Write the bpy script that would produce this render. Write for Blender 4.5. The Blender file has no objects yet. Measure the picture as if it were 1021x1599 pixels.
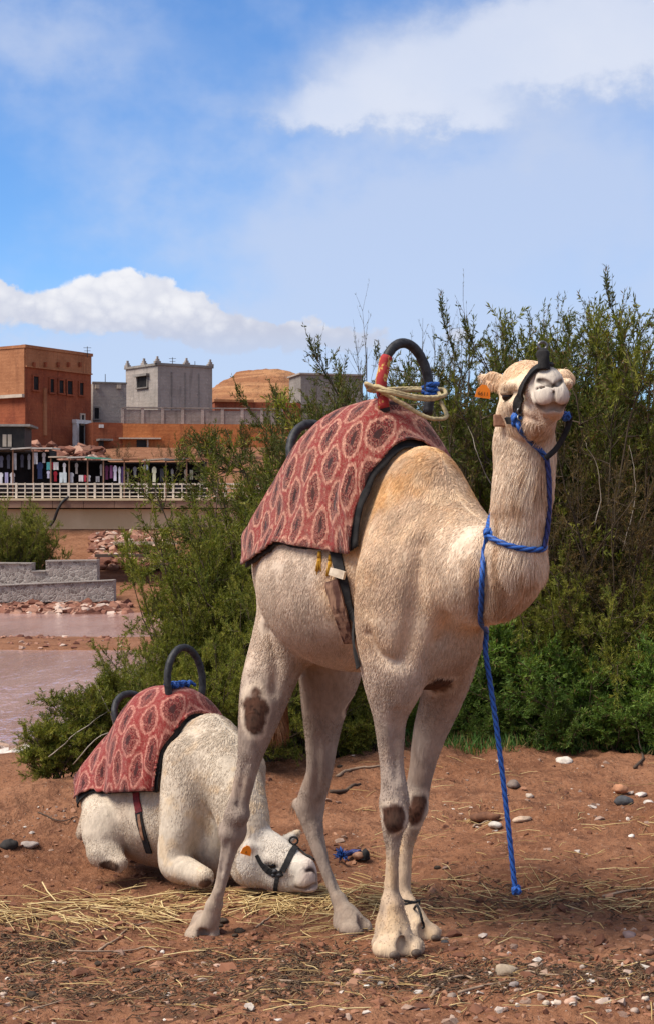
import bpy, bmesh, math, random
import numpy as np
from mathutils import Vector, Matrix

R = math.radians
scene = bpy.context.scene
col = scene.collection

# ------------------------------------------------------------------ camera
# level camera 1.47 m above the soil under the standing camel's near front foot
FPX, CX, HY, EYE = 2676.0, 510.5, 830.0, 1.47      # focal length and horizon in photo pixels (1021 x 1599)
cd = bpy.data.cameras.new('camera')
cam = bpy.data.objects.new('camera', cd)
col.objects.link(cam)
cam.location = (0, 0, EYE)
cam.rotation_euler = (R(90), 0, 0)
cd.sensor_fit = 'VERTICAL'
cd.sensor_height = 36.0
cd.sensor_width = 36.0
cd.lens = 36.0 * FPX / 1599
cd.shift_y = (HY - 799.5) / 1599
cd.clip_start = 0.1
cd.clip_end = 20000
scene.camera = cam

# ------------------------------------------------------------------ sun
SUN_EL, SUN_AZ = 55.0, -113.0       # azimuth measured from +Y (view direction) towards +X; the sun stands left, a little behind the camera
sd = bpy.data.lights.new('sun', 'SUN')
sd.energy = 4.1
sd.angle = R(28)
sd.color = (1.0, 0.93, 0.82)
sun = bpy.data.objects.new('sun', sd)
col.objects.link(sun)
_s = Vector((math.sin(R(SUN_AZ)) * math.cos(R(SUN_EL)), math.cos(R(SUN_AZ)) * math.cos(R(SUN_EL)), math.sin(R(SUN_EL))))
sun.rotation_euler = _s.to_track_quat('Z', 'Y').to_euler()
sun.location = _s * 50

# ------------------------------------------------------------------ sky with clouds
world = bpy.data.worlds.new('World')
scene.world = world
world.use_nodes = True
wn = world.node_tree
wn.nodes.clear()


class NT:
    """small helper to write node maths as expressions"""
    def __init__(self, tree):
        self.t = tree

    def node(self, kind, **kw):
        n = self.t.nodes.new(kind)
        for k, v in kw.items():
            setattr(n, k, v)
        return n

    def link(self, a, b):
        self.t.links.new(a, b)

    def put(self, sock, v):
        if isinstance(v, bpy.types.NodeSocket):
            self.t.links.new(v, sock)
        elif v is not None:
            sock.default_value = v

    def m(self, op, a, b=None, c=None, clamp=False):
        n = self.node('ShaderNodeMath', operation=op, use_clamp=clamp)
        for i, v in enumerate((a, b, c)):
            if v is not None:
                self.put(n.inputs[i], v)
        return n.outputs[0]

    def add(self, a, b): return self.m('ADD', a, b)
    def sub(self, a, b): return self.m('SUBTRACT', a, b)
    def mul(self, a, b): return self.m('MULTIPLY', a, b)

    def ss(self, x, a, b, lo=0.0, hi=1.0):
        n = self.node('ShaderNodeMapRange', interpolation_type='SMOOTHSTEP', clamp=True)
        self.put(n.inputs['Value'], x)
        self.put(n.inputs['From Min'], a); self.put(n.inputs['From Max'], b)
        self.put(n.inputs['To Min'], lo); self.put(n.inputs['To Max'], hi)
        return n.outputs[0]

    def mix(self, f, a, b, blend='MIX'):
        n = self.node('ShaderNodeMix', data_type='RGBA', blend_type=blend)
        self.put(n.inputs['Factor'], f)
        for s, v in ((n.inputs[6], a), (n.inputs[7], b)):
            if isinstance(v, bpy.types.NodeSocket):
                self.t.links.new(v, s)
            else:
                s.default_value = (*v[:3], 1)
        return n.outputs[2]

    def noise(self, vec, scale, detail=4, rough=0.55, dist=0.0, out=0):
        n = self.node('ShaderNodeTexNoise')
        if vec is not None:
            self.link(vec, n.inputs['Vector'])
        n.inputs['Scale'].default_value = scale
        n.inputs['Detail'].default_value = detail
        n.inputs['Roughness'].default_value = rough
        n.inputs['Distortion'].default_value = dist
        return n.outputs[out]

    def vor(self, vec, scale, feature='F1', out='Distance', rnd=1.0):
        n = self.node('ShaderNodeTexVoronoi', feature=feature)
        if vec is not None:
            self.link(vec, n.inputs['Vector'])
        n.inputs['Scale'].default_value = scale
        n.inputs['Randomness'].default_value = rnd
        return n.outputs[out]

    def ramp(self, f, stops, interp='LINEAR'):
        n = self.node('ShaderNodeValToRGB')
        n.color_ramp.interpolation = interp
        e = n.color_ramp.elements
        while len(e) < len(stops):
            e.new(0.5)
        for el, (p, c) in zip(e, stops):
            el.position = p
            el.color = (*c[:3], 1)
        self.put(n.inputs[0], f)
        return n.outputs[0]

    def xyz(self, v):
        n = self.node('ShaderNodeSeparateXYZ')
        self.link(v, n.inputs[0])
        return n.outputs

    def comb(self, x, y, z):
        n = self.node('ShaderNodeCombineXYZ')
        for i, v in enumerate((x, y, z)):
            self.put(n.inputs[i], v)
        return n.outputs[0]

    def vmul(self, v, s):
        n = self.node('ShaderNodeVectorMath', operation='MULTIPLY')
        self.link(v, n.inputs[0])
        n.inputs[1].default_value = s
        return n.outputs[0]


W = NT(wn)
wout = W.node('ShaderNodeOutputWorld')
wbg = W.node('ShaderNodeBackground')
wbg.inputs['Strength'].default_value = 0.100
W.link(wbg.outputs[0], wout.inputs[0])
sky = W.node('ShaderNodeTexSky', sky_type='NISHITA')
sky.sun_disc = False
sky.sun_elevation = R(SUN_EL)
sky.sun_rotation = R(SUN_AZ)
sky.altitude = 1200
sky.air_density = 1.0
sky.dust_density = 0.3
sky.ozone_density = 3.0
tc = W.node('ShaderNodeTexCoord')
gx, gy, gz = W.xyz(tc.outputs['Generated'])
# azimuth and elevation in degrees
az = W.mul(W.m('ARCTAN2', gx, gy), 57.2958)
el = W.mul(W.m('ARCSINE', gz), 57.2958)
# noise drift of the coordinates, so that cloud rims billow
# (the cloud field is a fixed feature of the sky dome, given in degrees)
dvec = W.comb(az, W.mul(el, 1.25), 0.0)
n1 = W.noise(dvec, 0.55, 6, 0.62)
n2 = W.noise(dvec, 0.16, 5, 0.55)
n3 = W.noise(dvec, 1.5, 4, 0.6)
az_d = W.add(az, W.mul(W.sub(n2, 0.5), 5.0))
el_d = W.add(el, W.mul(W.sub(n1, 0.5), 2.6))


def pxd(px, py):
    return math.degrees(math.atan((px - CX) / FPX)), math.degrees(math.atan((HY - py) / math.hypot(FPX, px - CX)))


def blob(px, py, wpx, hpx, amp, a=None, e=None):
    a0, e0 = pxd(px, py)
    k = math.degrees(1 / FPX)
    a = az_d if a is None else a
    e = el_d if e is None else e
    dx = W.mul(W.sub(a, a0), 1 / (wpx * k))
    dy = W.mul(W.sub(e, e0), 1 / (hpx * k))
    r2 = W.add(W.mul(dx, dx), W.mul(dy, dy))
    return W.mul(W.m('EXPONENT', W.mul(r2, -1.0)), amp)


def total(lst):
    s = lst[0]
    for x in lst[1:]:
        s = W.add(s, x)
    return s


az_s = W.add(az, W.mul(W.sub(n1, 0.5), 1.2))
el_s = W.add(el, W.mul(W.sub(n1, 0.5), 1.3))
# low cumulus over the village
cum = total([blob(190, 466, 80, 46, 1.0, az_s, el_s), blob(262, 488, 78, 40, 1.0, az_s, el_s), blob(330, 518, 55, 34, .9, az_s, el_s),
             blob(95, 490, 70, 36, 1.0, az_s, el_s), blob(-10, 470, 50, 44, 1.0, az_s, el_s), blob(495, 522, 55, 26, .85, az_s, el_s), blob(590, 532, 70, 26, .7, az_s, el_s),
             blob(420, 530, 90, 28, .85, az_s, el_s), blob(720, 520, 70, 24, .6, az_s, el_s), blob(-260, 470, 120, 50, 1.0, az_s, el_s), blob(1250, 500, 160, 50, .9, az_s, el_s)])
puff = W.vor(W.comb(W.add(az, W.mul(W.sub(n1, .5), 1.1)), W.add(W.mul(el, 1.2), W.mul(W.sub(n3, .5), .7)), 0.0), .62, 'F1')
puff2 = W.vor(W.comb(W.add(az, W.mul(W.sub(n3, .5), .8)), W.mul(el, 1.2), 4.0), 1.9, 'F1')
cum_f = W.add(cum, W.mul(W.add(W.add(W.mul(W.sub(n3, .5), .45), W.mul(W.sub(.45, puff), .62)), W.mul(W.sub(.45, puff2), .14)), W.ss(cum, .12, .40)))
cum_m = W.mul(W.ss(cum_f, 0.40, 0.66), W.ss(el, 5.0, 7.0, .0, 1.0))
# broad high cloud
high = total([blob(610, 140, 200, 66, .95), blob(760, 60, 260, 75, .85), blob(930, 60, 200, 80, .75), blob(500, 175, 110, 34, .75), blob(1150, 40, 250, 110, .8),
              blob(730, 185, 100, 30, .55), blob(860, 235, 90, 40, .42), blob(140, 70, 150, 60, .25)])
high_m = W.mul(W.ss(W.add(high, W.add(W.mul(W.sub(n1, .5), .55), W.mul(W.sub(n2, .5), .5))), 0.10, 1.25), 0.74)
# thin veil, thicker to the right and low down; it goes on all round the sky
veil = W.add(total([blob(880, 320, 460, 200, .72), blob(520, 390, 340, 140, .55), blob(720, 540, 600, 70, .70), blob(230, 560, 330, 55, .75), blob(80, 60, 280, 80, .40)]), W.mul(W.ss(n2, .35, .75), .3))
veil_m = W.m('MULTIPLY', W.ss(W.add(veil, W.mul(W.sub(n2, .5), .5)), 0.0, .95), 0.78, clamp=True)
# clouds out of view, cover and tone chosen to whiten the fill light
n4 = W.noise(W.comb(W.mul(az, .6), el, 3.3), 0.045, 6, 0.58)
away = W.ss(W.m('ABSOLUTE', az), 14.0, 30.0)
up = W.ss(el, 19.0, 32.0)
else_m = W.mul(W.mul(W.ss(n4, .36, .56), .9), W.m('MAXIMUM', away, up))
skyc = W.node('ShaderNodeHueSaturation')
W.link(sky.outputs[0], skyc.inputs['Color'])
skyc.inputs['Saturation'].default_value = 1.15
skyc.inputs['Value'].default_value = 1.1
SKY_TINT = (0.86, 1.0, 1.16)
c0 = W.mix(1.0, skyc.outputs[0], SKY_TINT, 'MULTIPLY')
VEILC = (4.3, 4.9, 6.3)
c1 = W.mix(veil_m, c0, VEILC)
HIC = W.mix(W.ss(W.add(high, W.mul(W.sub(n1, .5), .8)), .45, 1.35), (4.5, 4.9, 5.9), (6.0, 6.2, 6.8))
c2 = W.mix(high_m, c1, HIC)
# cumulus: bright billowing crowns, lavender grey inside and below
crown = W.m('MULTIPLY', W.ss(W.add(el, W.add(W.mul(W.sub(n1, .5), 3.4), W.mul(W.sub(.45, puff2), .8))), 5.9, 8.2), W.ss(W.add(puff, W.mul(puff2, .35)), 1.0, .35, .5, 1.0), clamp=True)
CUC = W.mix(crown, (4.1, 4.4, 5.4), (6.6, 6.65, 6.95))
c3 = W.mix(cum_m, c2, CUC)
c4 = W.mix(else_m, c3, (5.0, 5.0, 5.3))
W.link(c4, wbg.inputs[0])

# ------------------------------------------------------------------ view
scene.view_settings.view_transform = 'Standard'
scene.view_settings.look = 'None'
scene.view_settings.exposure = 0.46
scene.view_settings.gamma = 1.0
scene.view_settings.use_curve_mapping = False
scene.render.engine = 'CYCLES'
scene.cycles.max_bounces = 6
scene.cycles.transparent_max_bounces = 8
scene.cycles.use_denoising = True

# ================================================================== helpers
rng = np.random.default_rng(7)
random.seed(7)


def P(px, py, Y):
    """photo pixel + distance -> world point"""
    return np.array([(px - CX) * Y / FPX, Y, EYE - (py - HY) * Y / FPX])


def tag(o, label=None, cat=None, group=None, kind=None):
    for k, v in (('label', label), ('category', cat), ('group', group), ('kind', kind)):
        if v:
            o[k] = v
    return o


def empty(name, loc=(0, 0, 0), **kw):
    o = bpy.data.objects.new(name, None)
    col.objects.link(o)
    o.location = loc
    o.empty_display_size = 0.1
    return tag(o, **kw)


def mesh_np(name, verts, faces, smooth=True, mat=None, parent=None, uv=None):
    """verts (n,3); faces (m,k) int array or list of lists"""
    me = bpy.data.meshes.new(name)
    verts = np.asarray(verts, np.float32)
    if isinstance(faces, np.ndarray):
        m, k = faces.shape
        me.vertices.add(len(verts)); me.vertices.foreach_set('co', verts.ravel())
        me.loops.add(m * k); me.loops.foreach_set('vertex_index', faces.astype(np.int32).ravel())
        me.polygons.add(m)
        me.polygons.foreach_set('loop_start', np.arange(0, m * k, k, dtype=np.int32))
        me.update(calc_edges=True)
    else:
        me.from_pydata([tuple(map(float, v)) for v in verts], [], [list(map(int, f)) for f in faces])
    if smooth:
        me.polygons.foreach_set('use_smooth', np.ones(len(me.polygons), bool))
    if mat:
        me.materials.append(mat)
    me.validate()
    o = bpy.data.objects.new(name, me)
    col.objects.link(o)
    if parent is not None:
        attach(o, parent)
    return o


def attach(o, parent):
    """parent while keeping world coordinates written into the mesh"""
    o.parent = parent
    loc = parent.location if parent.parent is None else parent.matrix_basis.translation
    p = parent
    M = Matrix.Identity(4)
    while p is not None:
        M = p.matrix_basis @ M
        p = p.parent
    o.matrix_basis = M.inverted() @ o.matrix_basis
    return o


def set_color(o, name, rgb, domain='POINT'):
    a = o.data.attributes.new(name, 'FLOAT_COLOR', domain)
    c = np.ones((len(rgb), 4), np.float32)
    c[:, :3] = rgb
    a.data.foreach_set('color', c.ravel())


class MB:
    """collects simple solids into one mesh"""
    def __init__(self):
        self.v, self.f = [], []

    def raw(self, v, f):
        n = sum(len(x) for x in self.v)
        self.v.append(np.asarray(v, float))
        self.f += [[int(i) + n for i in q] for q in f]
        return self

    def box(self, c, s, rz=0.0, M=None):
        x, y, z = (np.array(s) / 2)
        v = np.array([[-x, -y, -z], [x, -y, -z], [x, y, -z], [-x, y, -z], [-x, -y, z], [x, -y, z], [x, y, z], [-x, y, z]])
        if M is not None:
            v = v @ np.array(M).T
        if rz:
            cz, sz = math.cos(rz), math.sin(rz)
            v = v @ np.array([[cz, sz, 0], [-sz, cz, 0], [0, 0, 1]])
        return self.raw(v + np.array(c), [[0, 3, 2, 1], [4, 5, 6, 7], [0, 1, 5, 4], [1, 2, 6, 5], [2, 3, 7, 6], [3, 0, 4, 7]])

    def prism(self, poly, y0, y1, M=None):
        """polygon in x,z extruded along y"""
        n = len(poly)
        v = [(x, y0, z) for x, z in poly] + [(x, y1, z) for x, z in poly]
        f = [list(range(n)), list(range(2 * n - 1, n - 1, -1))]
        f += [[i, i + n, (i + 1) % n + n, (i + 1) % n] for i in range(n)]
        return self.raw(v, f)

    def tube(self, pts, rad, n=8, closed=False, cap=True, flat=1.0):
        v, f = tube_arrays(pts, rad, n, closed, cap, flat)
        return self.raw(v, f)

    def build(self, name, mat, parent=None, smooth=False, **kw):
        o = mesh_np(name, np.concatenate(self.v), self.f, smooth, mat, parent)
        return tag(o, **kw)


def catmull(pts, n, closed=False):
    p = np.asarray(pts, float)
    if closed:
        p = np.vstack([p[-1], p, p[0], p[1]])
    else:
        p = np.vstack([2 * p[0] - p[1], p, 2 * p[-1] - p[-2]])
    out = []
    segs = len(p) - 3
    for i in range(segs):
        t = np.linspace(0, 1, n, endpoint=False)[:, None]
        a, b, c, d = p[i:i + 4]
        out.append(.5 * ((2 * b) + (-a + c) * t + (2 * a - 5 * b + 4 * c - d) * t ** 2 + (-a + 3 * b - 3 * c + d) * t ** 3))
    if not closed:
        out.append(p[-2][None])
    return np.vstack(out)


def frames(pts, closed=False):
    p = np.asarray(pts, float)
    t = np.gradient(p, axis=0)
    if closed:
        t = np.roll(p, -1, 0) - np.roll(p, 1, 0)
    t /= np.linalg.norm(t, axis=1)[:, None] + 1e-9
    up = np.array([0, 0, 1.0]) if abs(t[0][2]) < .9 else np.array([1.0, 0, 0])
    a = np.cross(t[0], up); a /= np.linalg.norm(a)
    A, B = [], []
    for i in range(len(p)):
        a = a - t[i] * np.dot(a, t[i]); a /= np.linalg.norm(a) + 1e-9
        A.append(a); B.append(np.cross(t[i], a))
    return t, np.array(A), np.array(B)


def tube_arrays(pts, rad, n=8, closed=False, cap=True, flat=1.0, ripple=None):
    p = np.asarray(pts, float)
    m = len(p)
    rad = np.broadcast_to(np.asarray(rad, float), (m,))
    t, A, B = frames(p, closed)
    ang = np.linspace(0, 2 * np.pi, n, endpoint=False)
    rr = np.repeat(rad[:, None], n, 1)
    if ripple is not None:
        s = np.concatenate([[0], np.cumsum(np.linalg.norm(np.diff(p, axis=0), axis=1))])
        amp, pitch, lobes = ripple
        rr = rr * (1 + amp * np.abs(np.sin(.5 * (lobes * ang[None, :] + 2 * np.pi * s[:, None] / pitch))) - amp * .6)
    v = p[:, None, :] + rr[..., None] * (np.cos(ang)[None, :, None] * A[:, None, :] + flat * np.sin(ang)[None, :, None] * B[:, None, :])
    v = v.reshape(-1, 3)
    f = []
    for i in range(m if closed else m - 1):
        j = (i + 1) % m
        for k in range(n):
            l = (k + 1) % n
            f.append([i * n + k, i * n + l, j * n + l, j * n + k])
    if cap and not closed:
        f.append(list(range(n - 1, -1, -1)))
        f.append([(m - 1) * n + k for k in range(n)])
    return v, f


def tube(name, pts, rad, mat, parent=None, n=8, closed=False, flat=1.0, ripple=None, **kw):
    v, f = tube_arrays(pts, rad, n, closed, True, flat, ripple)
    return tag(mesh_np(name, v, f, True, mat, parent), **kw)


# ---- value noise
def _hash(ix, iy, iz, seed):
    h = (ix.astype(np.int64) * 374761393 + iy.astype(np.int64) * 668265263 + iz.astype(np.int64) * 2147483647 + seed * 1274126177) & 0xffffffff
    h = ((h ^ (h >> 13)) * 1274126177) & 0xffffffff
    h = ((h ^ (h >> 16)) * 668265263) & 0xffffffff
    return ((h ^ (h >> 15)) & 0xffff).astype(np.float32) / 65535.0


def vnoise(p, scale=1.0, seed=0):
    q = np.asarray(p, np.float64) * scale
    i = np.floor(q).astype(np.int64)
    f = (q - i)
    f = f * f * (3 - 2 * f)
    o = 0
    for dx in (0, 1):
        for dy in (0, 1):
            for dz in (0, 1):
                w = (f[..., 0] if dx else 1 - f[..., 0]) * (f[..., 1] if dy else 1 - f[..., 1]) * (f[..., 2] if dz else 1 - f[..., 2])
                o = o + w * _hash(i[..., 0] + dx, i[..., 1] + dy, i[..., 2] + dz, seed)
    return o


def fbm(p, scale=1.0, oct=4, seed=0, gain=.5):
    o, a, tot = 0, 1.0, 0
    for k in range(oct):
        o = o + a * vnoise(p, scale * 2 ** k, seed + k)
        tot += a
        a *= gain
    return o / tot


def sstep(x, a, b):
    t = np.clip((x - a) / (b - a), 0, 1)
    return t * t * (3 - 2 * t)


# ---- materials
def material(name):
    m = bpy.data.materials.new(name)
    m.use_nodes = True
    t = m.node_tree
    t.nodes.clear()
    N = NT(t)
    out = N.node('ShaderNodeOutputMaterial')
    b = N.node('ShaderNodeBsdfPrincipled')
    N.link(b.outputs[0], out.inputs[0])
    b.inputs['Specular IOR Level'].default_value = 0.3
    return m, N, b, out


def objcoord(N):
    return N.node('ShaderNodeTexCoord').outputs['Object']


def bump(N, b, h, strength=.4, dist=.01):
    n = N.node('ShaderNodeBump')
    n.inputs['Strength'].default_value = strength
    n.inputs['Distance'].default_value = dist
    N.put(n.inputs['Height'], h)
    N.link(n.outputs[0], b.inputs['Normal'])


def geo_pos(N):
    return N.node('ShaderNodeNewGeometry').outputs['Position']


def mottled(name, c1, c2, scale=8, rough=.85, bscale=None, bstr=.4, bdist=.005, detail=5, spec=.3, lo=.35, hi=.65, stretch=None):
    m, N, b, out = material(name)
    v = objcoord(N)
    if stretch:
        v = N.vmul(v, stretch)
    n = N.noise(v, scale, detail, .6)
    N.link(N.mix(N.ss(n, lo, hi), c1, c2), b.inputs['Base Color'])
    b.inputs['Roughness'].default_value = rough
    b.inputs['Specular IOR Level'].default_value = spec
    if bscale:
        bump(N, b, N.noise(v, bscale, 5, .6), bstr, bdist)
    return m

# ================================================================== soft solids: distance field -> one closed skin
class Field:
    def __init__(self, ax, ay, az):
        self.ax, self.ay, self.az = ax, ay, az
        self.d = np.full((len(ax), len(ay), len(az)), 0.12, np.float32)

    def _box(self, lo, hi):
        i0, i1 = np.searchsorted(self.ax, [lo[0], hi[0]])
        j0, j1 = np.searchsorted(self.ay, [lo[1], hi[1]])
        k0, k1 = np.searchsorted(self.az, [lo[2], hi[2]])
        return slice(max(i0 - 1, 0), i1 + 1), slice(max(j0 - 1, 0), j1 + 1), slice(max(k0 - 1, 0), k1 + 1)

    def _grid(self, s):
        return (self.ax[s[0]][:, None, None].astype(np.float32), self.ay[s[1]][None, :, None].astype(np.float32), self.az[s[2]][None, None, :].astype(np.float32))

    def _union(self, s, e, k):
        d = self.d[s]
        h = np.maximum(k - np.abs(d - e), 0) / k
        self.d[s] = np.minimum(d, e) - h * h * k * .25

    def _carve(self, s, e, k):
        d = self.d[s]
        h = np.maximum(k - np.abs(d + e), 0) / k
        self.d[s] = np.maximum(d, -e) + h * h * k * .25

    def cone(self, a, b, ra, rb, k=.03, carve=False, flat=None):
        """tapered capsule; flat=(axis, factor) squashes about the segment"""
        a, b = np.asarray(a, float), np.asarray(b, float)
        m = max(ra, rb) + k + .05
        s = self._box(np.minimum(a, b) - m, np.maximum(a, b) + m)
        X, Y, Z = self._grid(s)
        ab = b - a
        L2 = max(float(ab @ ab), 1e-9)
        t = np.clip(((X - a[0]) * ab[0] + (Y - a[1]) * ab[1] + (Z - a[2]) * ab[2]) / L2, 0, 1)
        dx, dy, dz = X - a[0] - t * ab[0], Y - a[1] - t * ab[1], Z - a[2] - t * ab[2]
        if flat is not None:
            n, fac = np.asarray(flat[0], float), flat[1]
            n = n / np.linalg.norm(n)
            pr = dx * n[0] + dy * n[1] + dz * n[2]
            g = 1 / fac - 1
            dx, dy, dz = dx + pr * n[0] * g, dy + pr * n[1] * g, dz + pr * n[2] * g
        e = np.sqrt(dx * dx + dy * dy + dz * dz) - (ra + (rb - ra) * t)
        (self._carve if carve else self._union)(s, e, k)

    def chain(self, pts, rads, k=.03, carve=False, flat=None):
        """tapered capsules joined without bulges, then blended to the rest with k"""
        pts = [np.asarray(p, float) for p in pts]
        m = max(rads) + k + .05
        s = self._box(np.min(pts, 0) - m, np.max(pts, 0) + m)
        X, Y, Z = self._grid(s)
        E = None
        for a, b, ra, rb in zip(pts[:-1], pts[1:], rads[:-1], rads[1:]):
            ab = b - a
            L2 = max(float(ab @ ab), 1e-9)
            t = np.clip(((X - a[0]) * ab[0] + (Y - a[1]) * ab[1] + (Z - a[2]) * ab[2]) / L2, 0, 1)
            e = np.sqrt((X - a[0] - t * ab[0]) ** 2 + (Y - a[1] - t * ab[1]) ** 2 + (Z - a[2] - t * ab[2]) ** 2) - (ra + (rb - ra) * t)
            E = e if E is None else np.minimum(E, e)
        (self._carve if carve else self._union)(s, E, k)

    def value(self, p):
        i = np.clip(np.searchsorted(self.ax, p[:, 0]), 1, len(self.ax) - 1)
        j = np.clip(np.searchsorted(self.ay, p[:, 1]), 1, len(self.ay) - 1)
        k = np.clip(np.searchsorted(self.az, p[:, 2]), 1, len(self.az) - 1)
        return self.d[i, j, k]

    def hit(self, fr, px, py, y0, y1, default=None):
        """first skin point on the line of sight of a pixel, between two distances"""
        ys = np.arange(y0, y1, .0015)
        w = np.stack([(px - CX) * ys / FPX, ys, EYE - (py - HY) * ys / FPX], 1)
        l = fr.loc(w)
        v = self.value(l)
        k = np.argmax(v < 0)
        if not (v < 0).any():
            k = np.argmin(v)
        return l[k]

    def ell(self, c, r, k=.04, M=None, carve=False):
        """ellipsoid with half axes r along the rows of M"""
        c, r = np.asarray(c, float), np.asarray(r, float)
        m = r.max() + k + .05
        s = self._box(c - m, c + m)
        X, Y, Z = self._grid(s)
        dx, dy, dz = X - c[0], Y - c[1], Z - c[2]
        if M is not None:
            M = np.asarray(M, float)
            dx, dy, dz = (M[0, 0] * dx + M[0, 1] * dy + M[0, 2] * dz, M[1, 0] * dx + M[1, 1] * dy + M[1, 2] * dz, M[2, 0] * dx + M[2, 1] * dy + M[2, 2] * dz)
        k0 = np.sqrt((dx / r[0]) ** 2 + (dy / r[1]) ** 2 + (dz / r[2]) ** 2)
        k1 = np.sqrt((dx / r[0] ** 2) ** 2 + (dy / r[1] ** 2) ** 2 + (dz / r[2] ** 2) ** 2)
        e = k0 * (k0 - 1) / np.maximum(k1, 1e-6)
        (self._carve if carve else self._union)(s, e, k)

    def sample(self, p):
        """nearest-cell gradient (unit) at points p"""
        i = np.clip(np.searchsorted(self.ax, p[:, 0]), 1, len(self.ax) - 2)
        j = np.clip(np.searchsorted(self.ay, p[:, 1]), 1, len(self.ay) - 2)
        k = np.clip(np.searchsorted(self.az, p[:, 2]), 1, len(self.az) - 2)
        d = self.d
        g = np.stack([(d[i + 1, j, k] - d[i - 1, j, k]) / (self.ax[i + 1] - self.ax[i - 1]),
                      (d[i, j + 1, k] - d[i, j - 1, k]) / (self.ay[j + 1] - self.ay[j - 1]),
                      (d[i, j, k + 1] - d[i, j, k - 1]) / (self.az[k + 1] - self.az[k - 1])], 1)
        return g / (np.linalg.norm(g, axis=1)[:, None] + 1e-9)

    def skin(self):
        d = self.d
        d[0], d[-1], d[:, 0], d[:, -1], d[:, :, 0], d[:, :, -1] = .1, .1, .1, .1, .1, .1
        ins = d < 0
        nx, ny, nz = (n - 1 for n in d.shape)
        cnt = np.zeros((nx, ny, nz), np.int8)
        for a in (0, 1):
            for b in (0, 1):
                for c in (0, 1):
                    cnt += ins[a:a + nx, b:b + ny, c:c + nz]
        act = (cnt > 0) & (cnt < 8)
        I = np.argwhere(act)
        idx = np.full(act.shape, -1, np.int32)
        idx[act] = np.arange(len(I))
        acc = np.zeros((len(I), 3)); num = np.zeros(len(I))
        C = [self.ax, self.ay, self.az]
        for ax in range(3):
            o1, o2 = [(1, 2), (0, 2), (0, 1)][ax]
            for p in (0, 1):
                for q in (0, 1):
                    A = I.copy(); A[:, o1] += p; A[:, o2] += q
                    B = A.copy(); B[:, ax] += 1
                    da = d[A[:, 0], A[:, 1], A[:, 2]]; db = d[B[:, 0], B[:, 1], B[:, 2]]
                    cr = (da < 0) != (db < 0)
                    t = np.where(cr, da / np.where(cr, da - db, 1), 0)
                    pt = np.stack([C[m][A[:, m]] for m in range(3)], 1).astype(float)
                    pt[:, ax] += t * (C[ax][B[:, ax]] - C[ax][A[:, ax]])
                    acc[cr] += pt[cr]; num[cr] += 1
        V = acc / num[:, None]
        Q = []
        for ax in range(3):
            o1, o2 = [(1, 2), (2, 0), (0, 1)][ax]
            sl = [slice(1, -1)] * 3
            sl[ax] = slice(0, -1)
            a = ins[tuple(sl)]
            sl2 = list(sl); sl2[ax] = slice(1, None)
            b = ins[tuple(sl2)]
            E = np.argwhere(a != b)
            flip = b[E[:, 0], E[:, 1], E[:, 2]]
            off = np.array([1, 1, 1]); off[ax] = 0
            E = E + off
            def cell(p, q):
                K = E.copy(); K[:, o1] += p; K[:, o2] += q
                return idx[K[:, 0], K[:, 1], K[:, 2]]
            quad = np.stack([cell(-1, -1), cell(0, -1), cell(0, 0), cell(-1, 0)], 1)
            quad[flip] = quad[flip][:, ::-1]
            Q.append(quad)
        Q = np.vstack(Q)
        Q = Q[(Q >= 0).all(1)]
        # light smoothing
        e = np.vstack([Q[:, [0, 1]], Q[:, [1, 2]], Q[:, [2, 3]], Q[:, [3, 0]]])
        deg = np.bincount(e[:, 0], minlength=len(V)).astype(float)
        for lam in (.5, -.4, .5, -.4):
            s = np.stack([np.bincount(e[:, 0], V[e[:, 1], m], len(V)) for m in range(3)], 1)
            V = V + lam * (s / np.maximum(deg, 1)[:, None] - V)
        return V, Q


def axis_steps(*segs):
    """(start, end, step) pieces joined into one axis"""
    out = []
    for a, b, s in segs:
        out.append(np.arange(a, b - s * .5, s))
    out.append([segs[-1][1]])
    return np.concatenate(out)


class Frame:
    """animal frame: u forward, v towards its right side (the side in view), z up"""
    def __init__(self, ox, oy, deg):
        self.o = np.array([ox, oy])
        a = R(deg)
        self.F = np.array([math.cos(a), -math.sin(a)])
        self.V = np.array([-math.sin(a), -math.cos(a)])

    def w(self, p):
        p = np.atleast_2d(np.asarray(p, float))
        xy = self.o + p[:, :1] * self.F + p[:, 1:2] * self.V
        return np.hstack([xy, p[:, 2:3]])

    def wd(self, p):
        p = np.atleast_2d(np.asarray(p, float))
        return np.hstack([p[:, :1] * self.F + p[:, 1:2] * self.V, p[:, 2:3]])

    def loc(self, p):
        p = np.atleast_2d(np.asarray(p, float))
        d = p[:, :2] - self.o
        return np.hstack([d @ self.F[:, None], d @ self.V[:, None], p[:, 2:3]])

    def ld(self, p):
        p = np.atleast_2d(np.asarray(p, float))
        return np.hstack([p[:, :2] @ self.F[:, None], p[:, :2] @ self.V[:, None], p[:, 2:3]])

    def q(self, px, py, v):
        """pixel seen on the plane at side offset v"""
        a = (px - CX) / FPX
        u = (a * (self.o[1] + v * self.V[1]) - self.o[0] - v * self.V[0]) / (self.F[0] - a * self.F[1])
        Y = self.o[1] + u * self.F[1] + v * self.V[1]
        return np.array([u, v, EYE - (py - HY) * Y / FPX])

    def y(self, p):
        return self.o[1] + p[0] * self.F[1] + p[1] * self.V[1]

    def rp(self, p, r):
        """radius in photo pixels -> metres at p"""
        return r * self.y(p) / FPX

    def pY(self, px, py, Y):
        return self.loc(P(px, py, Y))[0]

    def px(self, p):
        w = self.w(p)
        return np.stack([CX + FPX * w[:, 0] / w[:, 1], HY - FPX * (w[:, 2] - EYE) / w[:, 1]], 1)

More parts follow.
